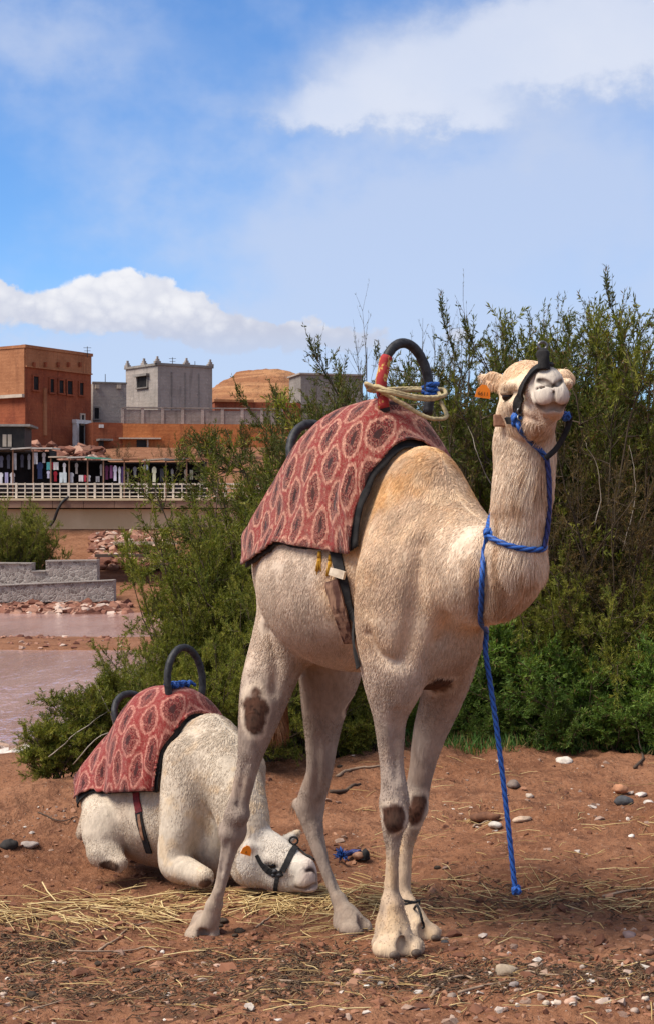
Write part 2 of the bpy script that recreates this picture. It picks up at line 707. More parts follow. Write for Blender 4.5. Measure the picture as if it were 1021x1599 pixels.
# ================================================================== ground: one sheet from the camels' bank over the river to the horizon
WATER_Z = -2.80
FOOT_PTS = [(.30, 6.02, -.03), (.36, 6.36, -.05), (-.48, 6.94, -.165), (.09, 6.85, -.135)]
_ctrl = np.array(FOOT_PTS + [
    (-1.3, 4.4, .0), (0, 4.4, .0), (1.3, 4.4, .0), (-1.2, 5.6, -.03), (1.3, 5.6, .0), (0, 5.3, .0), (-.9, 6.4, -.11), (1.2, 6.7, -.03), (.8, 6.2, -.02), (.9, 7.6, -.03), (1.9, 7.6, .02),
    (-.30, 7.30, -.10), (-.62, 7.48, -.135), (-.95, 7.85, -.15), (-.35, 7.9, -.12), (-.7, 8.1, -.12), (.25, 7.6, -.08), (-1.2, 8.3, -.10), (-1.3, 7.4, -.10), (-2.2, 7.2, -.05),
    (2.2, 11.2, .11), (1.2, 10.6, .13), (.5, 10.5, .135), (-.5, 9.9, .14), (-1.15, 9.2, .15), (-1.55, 8.75, .09), (.4, 8.9, .03), (1.6, 9.2, .05), (-.5, 8.9, .02),
    (-2.4, 8.8, -.05), (-3.2, 9.0, -.35), (-3, 7, -.1), (-2.6, 10, -.55), (-1.2, 10.4, .0), (3.5, 9, .08), (3.5, 6, .03), (3.2, 12, .1), (-3.4, 5, 0), (3.4, 4.2, 0), (0, 12.2, .1), (-1.4, 12, -.35), (1.5, 12.5, .1)])


def _tps(r2):
    return np.where(r2 > 1e-12, .5 * r2 * np.log(np.maximum(r2, 1e-12)), 0)


_n = len(_ctrl)
_d2 = ((_ctrl[:, None, :2] - _ctrl[None, :, :2]) ** 2).sum(-1)
_K = np.zeros((_n + 3, _n + 3))
_K[:_n, :_n] = _tps(_d2) + np.eye(_n) * .01
_K[:_n, _n] = 1; _K[:_n, _n + 1:] = _ctrl[:, :2]
_K[_n, :_n] = 1; _K[_n + 1:, :_n] = _ctrl[:, :2].T
_w = np.linalg.solve(_K, np.concatenate([_ctrl[:, 2], [0, 0, 0]]))


def ground_base(x, y):
    x, y = np.asarray(x, float), np.asarray(y, float)
    sh = x.shape
    x, y = x.ravel(), y.ravel()
    # far profile along the view: bank falls to the river, far bank climbs to the village
    yy = np.interp(y, [0, 10, 13, 18, 26, 33, 36, 60.5, 62, 66, 69, 71, 87, 91, 96, 99, 108, 113, 119, 124, 127, 134, 146, 152, 175, 220, 400, 4000],
                   [0, .1, -.2, -1.0, -2.0, -2.72, -3.2, -3.2, -2.74, -2.62, -2.74, -3.2, -3.2, -2.70, -2.1, -1.9, -1.7, -1.1, .6, 1.8, 4.0, 5.5, 7.8, 8.8, 11, 16, 22, 22])
    far = yy
    # right of the view the near bank stays high
    hi = sstep(x / np.maximum(y, 4), -.11, .0)
    far = np.where(y < 60, far * (1 - hi) + np.maximum(far, np.interp(y, [0, 10, 20, 30, 60], [0, .1, 0, -1.2, -2.9])) * hi, far)
    near = np.zeros_like(x)
    m = (np.abs(x) < 5) & (y > 3) & (y < 14)
    if m.any():
        d2 = (x[m][:, None] - _ctrl[None, :, 0]) ** 2 + (y[m][:, None] - _ctrl[None, :, 1]) ** 2
        near[m] = _tps(d2) @ _w[:_n] + _w[_n] + x[m] * _w[_n + 1] + y[m] * _w[_n + 2]
    k = sstep(np.abs(x), 2.2, 4.5)
    k = np.maximum(k, sstep(y, 10.5, 13.0))
    k = np.maximum(k, 1 - sstep(y, 3.2, 4.2))
    z = near * (1 - k) + far * k
    return z.reshape(sh)


def ground_z(x, y):
    x, y = np.asarray(x, float), np.asarray(y, float)
    z = ground_base(x, y)
    p = np.stack([x, y, np.zeros_like(x)], -1)
    near = 1 - sstep(y, 14, 30)
    z = z + near * ((fbm(p, 1.3, 3, 71) - .5) * .09 + (fbm(p, 6, 4, 75) - .5) * .045 + np.abs(fbm(p, 15, 3, 79) - .5) * .06)
    # trampled pits
    pit = sstep(vnoise(p, 3.4, 90), .70, .92)
    z = z - near * pit * .03
    # the soil sits up against the feet
    for fx, fy, fz in FOOT_PTS:
        w = np.exp(-((x - fx) ** 2 + (y - fy) ** 2) / .16 ** 2)
        z = z * (1 - w) + (fz + .006) * w
    far = sstep(y, 20, 40) * (1 - sstep(y, 500, 1500))
    z = z + far * ((fbm(p, .25, 4, 83) - .5) * .5) * np.where((y > 35) & (y < 88), .4, 1)
    return z


def on_ground(px, py, it=14):
    """photo pixel -> point of the soil seen there"""
    px, py = np.asarray(px, float), np.asarray(py, float)
    Y = np.full(px.shape, 6.5)
    lo, hi = np.full(px.shape, 3.5), np.full(px.shape, 12.5)
    for _ in range(it):
        Y = (lo + hi) / 2
        zr = EYE - (py - HY) * Y / FPX
        below = zr < ground_z((px - CX) * Y / FPX, Y)
        hi = np.where(below, Y, hi)
        lo = np.where(below, lo, Y)
    x = (px - CX) * Y / FPX
    return np.stack([x, Y, ground_z(x, Y)], -1)


def grow_axis(a, b, step, lo, hi, ratio=1.25):
    mid = list(np.arange(a, b, step))
    s, x, right = step, b, []
    while x < hi:
        right.append(x); s *= ratio; x += s
    s, x, left = step, a - step, []
    while x > lo:
        left.append(x); s *= ratio; x -= s
    return np.array([lo] + left[::-1] + mid + right + [hi])


gxs = grow_axis(-2.5, 2.5, .024, -4000, 4000, 1.16)
gys = np.concatenate([grow_axis(4.4, 11.0, .024, -60, 34, 1.12), np.arange(35, 180, 1.0), 180 * 1.12 ** np.arange(0, 28)])
GX, GY = np.meshgrid(gxs, gys, indexing='ij')
GZ = ground_z(GX, GY)
nx_, ny_ = len(gxs), len(gys)
gi = np.arange(nx_ * ny_).reshape(nx_, ny_)
gf = np.stack([gi[:-1, :-1], gi[1:, :-1], gi[1:, 1:], gi[:-1, 1:]], -1).reshape(-1, 4)

M_soil, N, b, out = material('red_soil')
pos = geo_pos(N)
n_big = N.noise(pos, .9, 5, .6)
n_mid = N.noise(pos, 5.5, 5, .62)
n_fine = N.noise(pos, 38, 4, .65)
c = N.mix(N.ss(n_big, .35, .65), (.195, .083, .042), (.268, .126, .069))
c = N.mix(N.mul(N.ss(n_mid, .45, .66), .75), c, (.125, .053, .030))
c = N.mix(N.mul(N.ss(n_mid, .50, .28), .0), c, (.3, .2, .1))
c = N.mix(N.mul(N.ss(n_fine, .52, .70), .5), c, (.34, .185, .115))
c = N.mix(N.mul(N.ss(n_fine, .47, .30), .65), c, (.09, .038, .024))
# rotted dung and chaff trodden in: dark patches with a ragged rim
at = N.node('ShaderNodeAttribute', attribute_name='litter').outputs['Fac']
dk = N.ss(N.add(at, N.add(N.mul(N.sub(n_mid, .5), 1.1), N.mul(N.sub(n_fine, .5), .9))), .42, .72)
c = N.mix(N.mul(dk, .70), c, (.065, .036, .022))
spk = N.vor(pos, 60)
c = N.mix(N.mul(N.mul(dk, N.ss(spk, .22, .10)), .8), c, (.30, .20, .10))
peb = N.vor(pos, 26)
c = N.mix(N.mul(N.ss(peb, .13, .08), .7), c, (.42, .30, .23))
N.link(c, b.inputs['Base Color'])
b.inputs['Roughness'].default_value = .95
b.inputs['Specular IOR Level'].default_value = .12
bump(N, b, N.add(N.add(N.mul(n_fine, .7), N.mul(N.noise(pos, 14, 5, .65), 1.4)), N.mul(N.ss(peb, .15, .05), .25)), .9, .03)
ground = mesh_np('ground', np.stack([GX, GY, GZ], -1).reshape(-1, 3), gf, True, M_soil)
ground['kind'] = 'structure'
# litter mask in soil coordinates
gp = np.stack([GX, GY], -1).reshape(-1, 2)


def spot(p, c, r):
    return np.exp(-(((p - np.array(c)) / np.array(r)) ** 2).sum(1))


lit = np.zeros(len(gp))
for (px, py, rx, ry, a) in ((150, 1560, .42, .12, .75), (420, 1540, .40, .12, .8), (650, 1530, .35, .12, .85), (900, 1520, .40, .12, .85), (60, 1480, .25, .10, .55), (330, 1500, .35, .08, .55), (960, 1415, .3, .12, .45), (560, 1410, .25, .10, .4),
                            (30, 1330, .2, .1, .4), (250, 1590, .5, .1, .55), (740, 1440, .25, .08, .45)):
    c_ = on_ground(np.array([px]), np.array([py]))[0]
    lit = np.maximum(lit, a * spot(gp, c_[:2], (rx, ry * 1.6)))
a = ground.data.attributes.new('litter', 'FLOAT', 'POINT')
a.data.foreach_set('value', lit.astype(np.float32))

# ---- river
M_water, N, b, out = material('muddy_river_water')
pos = geo_pos(N)
wv = N.vmul(pos, (1.0, .22, 1.0))
n = N.noise(wv, .55, 4, .6)
N.link(N.mix(N.ss(n, .35, .65), (.33, .195, .17), (.42, .27, .245)), b.inputs['Base Color'])
b.inputs['Roughness'].default_value = .13
b.inputs['IOR'].default_value = 1.33
b.inputs['Specular IOR Level'].default_value = .5
bump(N, b, N.add(N.noise(wv, 1.6, 4, .6), N.mul(N.noise(wv, .35, 3, .5), 1.5)), .45, .3)
wat = mesh_np('river', [(-400, 26, WATER_Z), (300, 26, WATER_Z), (300, 100, WATER_Z), (-400, 100, WATER_Z)], [[0, 1, 2, 3]], False, M_water)
wat['kind'] = 'structure'

# ================================================================== village, bridge and far bank
def Pz(px, py, Y):
    return P(px, py, Y)


class Face:
    """upright wall plane through two pixel columns at two distances"""
    def __init__(self, pxa, Ya, pxb, Yb):
        self.a = P(pxa, HY, Ya)[:2]
        self.b = P(pxb, HY, Yb)[:2]
        self.L = np.linalg.norm(self.b - self.a)
        self.d = (self.b - self.a) / self.L
        n = np.array([self.d[1], -self.d[0]])
        self.n = n if n[1] < 0 else -n
        self.ang = math.atan2(self.d[1], self.d[0])

    def s(self, px):
        k = (px - CX) / FPX
        # a + s d on x = k y
        return (k * self.a[1] - self.a[0]) / (self.d[0] - k * self.d[1])

    def z(self, px, py):
        s = self.s(px)
        Y = self.a[1] + s * self.d[1]
        return EYE - (py - HY) * Y / FPX

    def box(self, mb, s0, s1, z0, z1, out0, out1):
        """box on the wall between two offsets along the normal"""
        c2 = self.a + self.d * (s0 + s1) / 2 + self.n * (out0 + out1) / 2
        mb.box((c2[0], c2[1], (z0 + z1) / 2), (abs(s1 - s0), abs(out1 - out0), abs(z1 - z0)), rz=self.ang)
        return mb

    def pbox(self, mb, px0, py0, px1, py1, out0, out1):
        s0, s1 = self.s(px0), self.s(px1)
        m = (px0 + px1) / 2
        return self.box(mb, s0, s1, self.z(m, py0), self.z(m, py1), out0, out1)


M_ochre = mottled('ochre_cap_and_sunlit_wall', (.37, .165, .08), (.29, .12, .055), .5, .95, 3, .5, .05)
M_brick = mottled('red_earth_wall', (.29, .085, .038), (.19, .05, .024), .7, .95, 4, .7, .08)


def stained(name, c1, c2, c3):
    """weathered wall: courses, vertical run-off stains and patches"""
    m, N, b, out = material(name)
    v = objcoord(N)
    x, y, z = N.xyz(v)
    n1_ = N.noise(v, .55, 5, .65)
    st = N.noise(N.comb(N.mul(x, 2.2), N.mul(y, 2.2), N.mul(z, .22)), 1.0, 4, .6)
    cs = N.m('SINE', N.mul(N.add(z, N.mul(n1_, .15)), 19.0))
    c = N.mix(N.ss(n1_, .35, .65), c1, c2)
    c = N.mix(N.mul(N.ss(st, .52, .72), .6), c, c3)
    c = N.mix(N.mul(N.ss(cs, .55, 1.0), .10), c, c3)
    c = N.mix(N.mul(N.ss(N.noise(v, 3.2, 4, .65), .58, .72), .5), c, tuple(min(1, q_ * 1.5) for q_ in c1))
    N.link(c, b.inputs['Base Color'])
    b.inputs['Roughness'].default_value = .95
    bump(N, b, N.add(N.noise(v, 4, 5, .65), N.mul(cs, .04)), .7, .06)
    return m


M_concrete = mottled('grey_block_concrete', (.36, .315, .28), (.27, .235, .21), .6, .95, 5, .5, .04)
M_block = mottled('dark_block_wall', (.25, .235, .225), (.17, .16, .15), 1.2, .95, 4, .8, .06)
M_brick = stained('stained_red_earth_wall', (.29, .085, .038), (.21, .055, .026), (.11, .032, .018))
M_concrete = stained('stained_grey_concrete', (.35, .305, .275), (.28, .245, .22), (.17, .15, .135))
M_block = stained('stained_block_wall', (.26, .235, .215), (.19, .17, .155), (.11, .10, .09))
M_orange = stained('stained_orange_render', (.46, .16, .055), (.38, .12, .04), (.22, .07, .03))
M_ochre = stained('stained_ochre_render', (.38, .17, .082), (.30, .125, .058), (.18, .07, .035))
M_dark = mottled('dark_opening', (.012, .010, .010), (.025, .02, .018), 2, .6)
M_trim = mottled('pale_trim', (.50, .42, .34), (.40, .33, .26), 2, .9)
M_white = mottled('whitewash', (.70, .68, .66), (.55, .53, .50), 2, .9)
M_orange_old = mottled('orange_render', (.46, .16, .055), (.38, .12, .04), .6, .95)
M_glass = mottled('dark_window_glass', (.010, .010, .012), (.022, .02, .02), 2, .55, spec=.1)
M_beige = mottled('beige_concrete', (.60, .47, .30), (.50, .38, .23), .5, .9, 5, .4, .02)
M_brownc = mottled('brown_stained_concrete', (.30, .18, .12), (.22, .12, .08), .6, .9, 5, .4, .02)
M_rail = mottled('cream_painted_rail', (.66, .58, .48), (.56, .48, .38), 2, .8)


def solid(fa, fb, z0, z1, mb, thick=None):
    """closed house body from its two visible faces sharing corner fa.a == fb.a"""
    A = fa.a; B = fa.b; C = fb.b
    D = B + (C - A)
    v = [(*A, z0), (*B, z0), (*D, z0), (*C, z0), (*A, z1), (*B, z1), (*D, z1), (*C, z1)]
    return mb.raw(v, [[0, 3, 2, 1], [4, 5, 6, 7], [0, 1, 5, 4], [1, 2, 6, 5], [2, 3, 7, 6], [3, 0, 4, 7]])


def window(face, px0, py0, px1, py1, parent, frame_mat, sill=True):
    m = MB()
    t = .14
    s0, s1 = face.s(px0), face.s(px1)
    mid = (px0 + px1) / 2
    zt, zb = face.z(mid, py0), face.z(mid, py1)
    face.box(m, s0 - t, s0, zb, zt, .0, .12); face.box(m, s1, s1 + t, zb, zt, .0, .12)
    face.box(m, s0 - t, s1 + t, zt, zt + t, .0, .122); face.box(m, s0 - t * 1.4, s1 + t * 1.4, zb - t, zb, .0, .18)
    o = m.build('window', frame_mat, parent)
    g = MB(); face.box(g, s0, s1, zb, zt, .005, .03)
    g.build('pane', M_glass, o)
    return o


# ---- tall earth-red house
fr_ = Face(40, 150, 143, 157.7)
fl_ = Face(40, 150, -60, 154.5)
h = empty('earth_house', (fr_.a[0], fr_.a[1], 8), label='tall flat-roofed earth red house with a row of small dark windows', cat='building', group='village houses')
zt = fr_.z(40, 542)
m = MB(); solid(fr_, fl_, 7.5, zt, m); m.build('wall', M_brick, h)
m = MB(); fl_.box(m, .02, fl_.L, fl_.z(20, 622), zt - .02, .0, .10); m.build('sunlit_wall_face', M_ochre, h)  # left face paler: the sunlight on it is put into the colour
m = MB(); fr_.box(m, -.15, fr_.L + .1, zt - .05, zt + .22, -.3, .15); fl_.box(m, .1, fl_.L, zt - .05, zt + .20, -.3, .16); m.build('parapet_cap', M_ochre, h)
m = MB(); fr_.box(m, 0, fr_.L, fr_.z(90, 579), fr_.z(90, 577), .0, .18); m.build('string_course', M_ochre, h)
m = MB(); fr_.box(m, .02, fr_.L - .02, fr_.z(90, 577), zt - .06, .0, .06); m.build('parapet_wall', M_ochre, h)
for (x0, y0, x1, y1) in ((52, 588, 60, 609), (78, 592, 84, 613), (92, 594, 99, 614), (105, 595, 113, 616), (124, 598, 130, 617)):
    window(fr_, x0, y0, x1, y1, h, M_brick)
for x in (68, 72):
    pass
m = MB(); fr_.pbox(m, 68, 606, 72, 680, .0, .16); m.build('drain_chute', M_ochre, h)
for k, x in enumerate((50, 68, 88, 104, 122)):
    m = MB(); fr_.pbox(m, x, 566, x + 2.5, 573, .06, .30); m.build('rain_spout', M_brick, h)
m = MB(); fr_.pbox(m, 118, 660, 133, 705, .0, .05); d_ = m.build('door', M_dark, h)
m = MB(); fr_.pbox(m, 114, 658, 117.5, 705, .0, .5); fr_.pbox(m, 131, 664, 134, 705, .0, .5); fr_.pbox(m, 113, 656, 136, 662, .02, .52); m.build('door_surround', M_white, h)
window(fr_, 127, 648, 131, 662, h, M_trim)
m = MB(); fl_.pbox(m, -40, 618, 40, 623, .10, .4); m.build('ledge', M_trim, h)

# ---- grey unfinished house
ga = Face(247, 165, 332, 168.2)
gb = Face(247, 165, 197, 169.5)
h = empty('grey_house', (ga.a[0], ga.a[1], 9), label='unfinished grey concrete house with corner finials on its roof', cat='building', group='village houses')
zt = ga.z(247, 570)
m = MB(); solid(ga, gb, 8.5, zt, m); m.build('wall', M_concrete, h)
m = MB(); ga.box(m, -.1, ga.L + .1, zt - .02, zt + .22, -.25, .12); gb.box(m, .14, gb.L + .1, zt - .02, zt + .20, -.25, .13); m.build('parapet_cap', M_block, h)
for fc, s_ in ((ga, .0), (ga, ga.L * .53), (ga, ga.L * .97), (gb, gb.L * .97), (gb, gb.L * .45)):
    m = MB()
    w = .30 if fc is ga or s_ > 2 else .16
    fc.box(m, s_ - w, s_ + w, zt + .2, zt + .4, -.3, .1); fc.box(m, s_ - w * .55, s_ + w * .55, zt + .4, zt + .6, -.25, .05); fc.box(m, s_ - w * .25, s_ + w * .25, zt + .6, zt + .85, -.2, .0)
    m.build('finial', M_concrete, h)
window(gb, 231, 605, 216, 588, h, M_block) if False else None
m = MB()
s0, s1 = gb.s(231), gb.s(216)
lo_, hi_ = min(s0, s1), max(s0, s1)
z0_, z1_ = gb.z(223, 605), gb.z(223, 588)
gb.box(m, lo_ - .15, lo_, z0_, z1_, 0, .12); gb.box(m, hi_, hi_ + .15, z0_, z1_, 0, .12); gb.box(m, lo_ - .35, hi_ + .35, z1_, z1_ + .22, 0, .4); gb.box(m, lo_ - .2, hi_ + .2, z0_ - .12, z0_, 0, .18)
wdw = m.build('window', M_block, h)
m = MB(); gb.box(m, lo_, hi_, z0_, z1_, .005, .03); m.build('pane', M_glass, wdw)
for k in range(1, 4):
    m = MB(); ga.box(m, ga.L * k / 4 - .08, ga.L * k / 4 + .08, 8.6, zt - .6, .0, .03); m.build('pillar_band', M_block, h)
# low wing
wg = Face(146, 161, 198, 162)
m = MB()
w0 = empty('grey_house_wing', (wg.a[0], wg.a[1], 9), label='low grey block wing beside the grey house', cat='building', group='village houses')
zw = wg.z(170, 599)
wg.box(m, 0, wg.L, 8.5, zw, -5, 0); m.build('wall', M_concrete, w0)
m = MB(); wg.box(m, -.05, wg.L + .05, zw, zw + .15, -.4, .1); m.build('parapet_cap', M_block, w0)
for x in (149, 183):
    m = MB(); wg.pbox(m, x, 601, x + 6, 607, .0, .25); m.build('roof_vent', M_trim, w0)
window(wg, 148, 637, 155, 654, w0, M_block)

# ---- block wall on the terrace and the orange house under it
bw = Face(192, 156, 440, 158)
h = empty('block_wall', (bw.a[0], bw.a[1], 9), label='long grey block wall on the terrace edge', cat='wall')
zt = bw.z(300, 640)
zb = bw.z(300, 662)
npan = 8
for k in range(npan):
    m = MB(); s0 = bw.L * k / npan; s1 = bw.L * (k + 1) / npan
    bw.box(m, s0 + .06, s1 - .06, zb, zt - .03 * (k % 3), -.3, 0); m.build('wall_panel', M_block, h)
for k in range(npan + 1):
    m = MB(); s0 = bw.L * k / npan
    bw.box(m, s0 - .14, s0 + .14, zb - .3, zt + .1, -.34, .08); m.build('wall_pier', M_concrete, h)
m = MB(); bw.box(m, -.1, bw.L, zt + .1, zt + .22, -.4, .12); m.build('coping', M_dark if False else M_block, h)
oh = Face(188, 154, 440, 155.5)
h = empty('orange_house', (oh.a[0], oh.a[1], 8), label='low orange rendered house with doorway under the block wall', cat='building', group='village houses')
zt = oh.z(300, 662)
m = MB(); oh.box(m, 0, oh.L, 7, zt, -2.2, 0); m.build('wall', M_orange, h)
m = MB(); oh.box(m, -.1, oh.s(252), oh.z(220, 686), oh.z(220, 684), .0, .7); m.build('canopy', M_trim, h)
m = MB(); oh.pbox(m, 214, 687, 229, 712, .0, .05); m.build('door', M_dark, h)
m = MB(); oh.pbox(m, 230, 687, 232.5, 712, .0, .3); m.build('door_post', M_trim, h)
o2 = Face(146, 153, 192, 154)
h = empty('red_annex', (o2.a[0], o2.a[1], 8), label='dark red annex with a small hatch between earth house and orange house', cat='building', group='village houses')
m = MB(); o2.box(m, 0, o2.L, 7, o2.z(170, 660), -3, 0); m.build('wall', M_brick, h)
m = MB(); o2.pbox(m, 155, 663, 162, 668, .0, .15); m.build('hatch', M_white, h)
m = MB(); o2.pbox(m, 151, 686, 172, 689, .0, 1.2); m.build('awning', M_block, h)
m = MB(); o2.pbox(m, 153, 689, 160, 712, .3, .6); m.build('cabinet', M_dark, h)
# far block building on the slope
fb_ = Face(470, 190, 566, 192)
h = empty('hillside_shed', (fb_.a[0], fb_.a[1], 12), label='long grey block shed on the slope below the hill', cat='building', group='village houses')
m = MB(); fb_.box(m, 0, fb_.L, 10, fb_.z(520, 586), -5, 0); m.build('wall', M_block, h)
m = MB(); fb_.box(m, -.2, fb_.L + .2, fb_.z(520, 586), fb_.z(520, 583.5), -5.2, .2); m.build('roof', M_concrete, h)
h = empty('red_house', P(440, 700, 175), label='low red earth house on the slope behind the long block wall', cat='building', group='village houses')
rf = Face(336, 176, 470, 178)
m = MB(); rf.box(m, 0, rf.L, 9, rf.z(400, 628), -4, 0); m.build('wall', M_brick, h)
m = MB(); rf.box(m, -.1, rf.L * .45, rf.z(370, 628), rf.z(370, 624), -3, .2); m.build('roof', M_ochre, h)

for (px, y0, y1, Y, ho) in ((137, 556, 541, 155, 'earth_house'), (165, 598, 584, 161, 'grey_house_wing'), (270, 571, 558, 167, 'grey_house'), (305, 572, 564, 168, 'grey_house')):
    par = bpy.data.objects[ho]
    m = MB()
    p0, p1 = P(px, y0 + 2, Y + .6), P(px, y1, Y + .6)
    m.tube([p0, p1], [.04, .03], 5)
    if px in (137, 270):
        for k in range(3):
            zz = p1[2] - .12 - .28 * k
            m.tube([(p1[0] - .35 + .06 * k, p1[1], zz), (p1[0] + .35 - .06 * k, p1[1], zz)], [.02, .02], 4)
    m.build('antenna' if px in (137, 270) else 'reinforcing_rod', M_dark, par)

# ---- hill behind the village
hx = np.linspace(-90, 90, 190); hy = np.linspace(300, 480, 90)
HX, HY2 = np.meshgrid(hx, hy, indexing='ij')
cx0 = (425 - CX) * 400 / FPX
prof = np.exp(-np.abs((HX - cx0 - 4) / 40) ** 3.0) * .8 + np.exp(-np.abs((HX - cx0 + 2) / 14) ** 2.4) * .2
dep = sstep(HY2, 318, 395) * (1 - .25 * sstep(HY2, 420, 480))
pp_ = np.stack([HX, HY2, np.zeros_like(HX)], -1)
zz_ = 12 + (26.4 * prof * dep) + (fbm(pp_, .09, 5, 21) - .5) * 5.0 * dep
st_ = np.round(zz_ / 2.4) * 2.4
zz_ = zz_ * .75 + st_ * .25 + (fbm(pp_, .5, 3, 25) - .5) * .8
ii = np.arange(HX.size).reshape(HX.shape)
M_hill, N, b, out = material('ochre_hill_rock')
pos = geo_pos(N)
x_, y_, z_ = N.xyz(pos)
str_ = N.noise(N.comb(N.mul(x_, .06), N.mul(y_, .06), N.mul(z_, .9)), 1.0, 5, .6)
c = N.mix(N.ss(str_, .40, .62), (.255, .105, .046), (.40, .195, .088))
c = N.mix(N.mul(N.ss(N.noise(pos, .6, 5, .65), .55, .72), .7), c, (.16, .075, .04))
N.link(c, b.inputs['Base Color'])
b.inputs['Roughness'].default_value = .95
bump(N, b, N.noise(pos, .7, 6, .65), .9, 1.2)
hill = mesh_np('hill', np.stack([HX, HY2, zz_], -1).reshape(-1, 3), np.stack([ii[:-1, :-1], ii[1:, :-1], ii[1:, 1:], ii[:-1, 1:]], -1).reshape(-1, 4), True, M_hill)
hill['kind'] = 'structure'

# ---- bridge
YB = 105.0
br = empty('bridge', P(150, 825, YB), label='beige concrete road bridge with cream railing over the river bank', cat='bridge')
kx = lambda px: (px - CX) * YB / FPX
kz = lambda py: EYE - (py - HY) * YB / FPX
X0, X1 = kx(-60), kx(420)
m = MB(); m.box(((X0 + X1) / 2, YB + 3.2, (kz(795) + kz(826)) / 2), (X1 - X0, 5.6, kz(795) - kz(826))); m.build('girder', M_beige, br)
nseg = 10
for k in range(nseg):
    a0 = X0 + (X1 - X0) * k / nseg
    a1 = X0 + (X1 - X0) * (k + 1) / nseg
    m = MB(); m.box(((a0 + a1) / 2, YB + 3.2, (kz(782) + kz(793)) / 2), (a1 - a0 - .03, 7.0, kz(782) - kz(793))); m.build('fascia_slab', M_brownc, br)
m = MB(); m.box(((X0 + X1) / 2, YB + 3.2, kz(780)), (X1 - X0, 7.2, kz(778.5) - kz(782))); m.build('deck_kerb', M_beige, br)
rl = None
for k, y in enumerate((756, 762.5, 769, 775)):
    m = MB(); m.box(((X0 + X1) / 2, YB - .1, kz(y)), (X1 - X0, .05, .06 if k else .10)); m.build('rail', M_rail, br)
for k, px in enumerate(np.arange(-55, 420, 13.6)):
    m = MB(); big = k % 3 == 0
    m.box((kx(px), YB - .1, (kz(754) + kz(779)) / 2), (.13 if big else .06, .10, kz(754) - kz(779))); m.build('rail_post', M_rail, br)
for k in range(1, 3):
    px = -20
    m = MB(); m.box((kx(262 + 60 * k), YB + 3.2, (kz(826) + -3.5) / 2), (1.3, 4.6, kz(826) + 3.5)); m.build('pier', M_beige, br)
tube('drain_pipe', catmull([P(108, 776, YB - .3), P(98, 784, YB - .5), P(91, 796, YB - .5), P(85, 812, YB - .4), P(78, 822, YB - .4)], 6), .09, M_dark, None, 8, label='black drain hose hanging from the bridge edge', cat='hose')

# ---- market stalls behind the railing
YS = 122.0
sx = lambda px, Y=YS: (px - CX) * Y / FPX
sz = lambda py, Y=YS: EYE - (py - HY) * Y / FPX
rs = np.random.default_rng(3)
M_tarps = [mottled('tarp_%d' % k, a, b_, .8, .85) for k, (a, b_) in enumerate((((.50, .42, .33), (.34, .26, .20)), ((.30, .14, .08), (.20, .09, .05)), ((.56, .53, .48), (.42, .38, .34)), ((.10, .38, .27), (.07, .28, .20)), ((.20, .18, .17), (.12, .11, .11))))]
M_shade = mottled('dark_shade_cloth', (.014, .014, .018), (.028, .026, .03), 1, .95)


def stall(px0, px1, ytop, ybot, label, depth=3.0, tarps=(0, 1, 2)):
    s = empty('market_stall', (sx(px0), YS, sz(ybot)), label=label, cat='stall', group='market stalls')
    zt, zb = sz(ytop), sz(ybot) - 1.2
    m = MB(); m.box(((sx(px0) + sx(px1)) / 2, YS + depth, (zt + zb) / 2), (sx(px1) - sx(px0), .1, zt - zb)); m.build('back_cloth', M_shade, s)
    for x in (px0, px1):
        m = MB(); m.box((sx(x), YS + depth / 2, (zt + zb) / 2), (.08, depth, zt - zb)); m.build('side_cloth', M_shade, s)
    n = max(2, int((px1 - px0) / 26))
    for k in range(n):
        a0 = px0 - 4 + (px1 - px0 + 8) * k / n
        a1 = px0 - 4 + (px1 - px0 + 8) * (k + 1) / n + 2
        tilt = rs.uniform(-.12, .12)
        m = MB()
        za, zb2 = zt + .02 + rs.uniform(-.08, .08), zt + .02 + rs.uniform(-.08, .08)
        v = [(sx(a0), YS - .6, za), (sx(a1), YS - .6, zb2), (sx(a1), YS + depth + .2, zb2 + .12), (sx(a0), YS + depth + .2, za + .12)]
        v += [(x, y, z + .10) for x, y, z in v]
        m.raw(v, [[0, 1, 2, 3], [7, 6, 5, 4], [0, 4, 5, 1], [1, 5, 6, 2], [2, 6, 7, 3], [3, 7, 4, 0]])
        m.build('roof_sheet', M_tarps[tarps[k % len(tarps)]], s)
        m = MB(); m.box((sx(a0 + 3), YS - .3, (zt + zb) / 2), (.09, .09, zt - zb)); m.build('post', M_brownc, s)
    m = MB(); m.box(((sx(px0) + sx(px1)) / 2, YS - .1, sz(ytop + 5)), (sx(px1) - sx(px0), .05, .05)); m.build('hanging_rail', M_dark, s)
    m = MB(); m.box(((sx(px0) + sx(px1)) / 2, YS + .8, sz(ybot) - .2), (sx(px1) - sx(px0) - .4, 1.4, .5)); m.build('counter', M_shade, s)
    return s


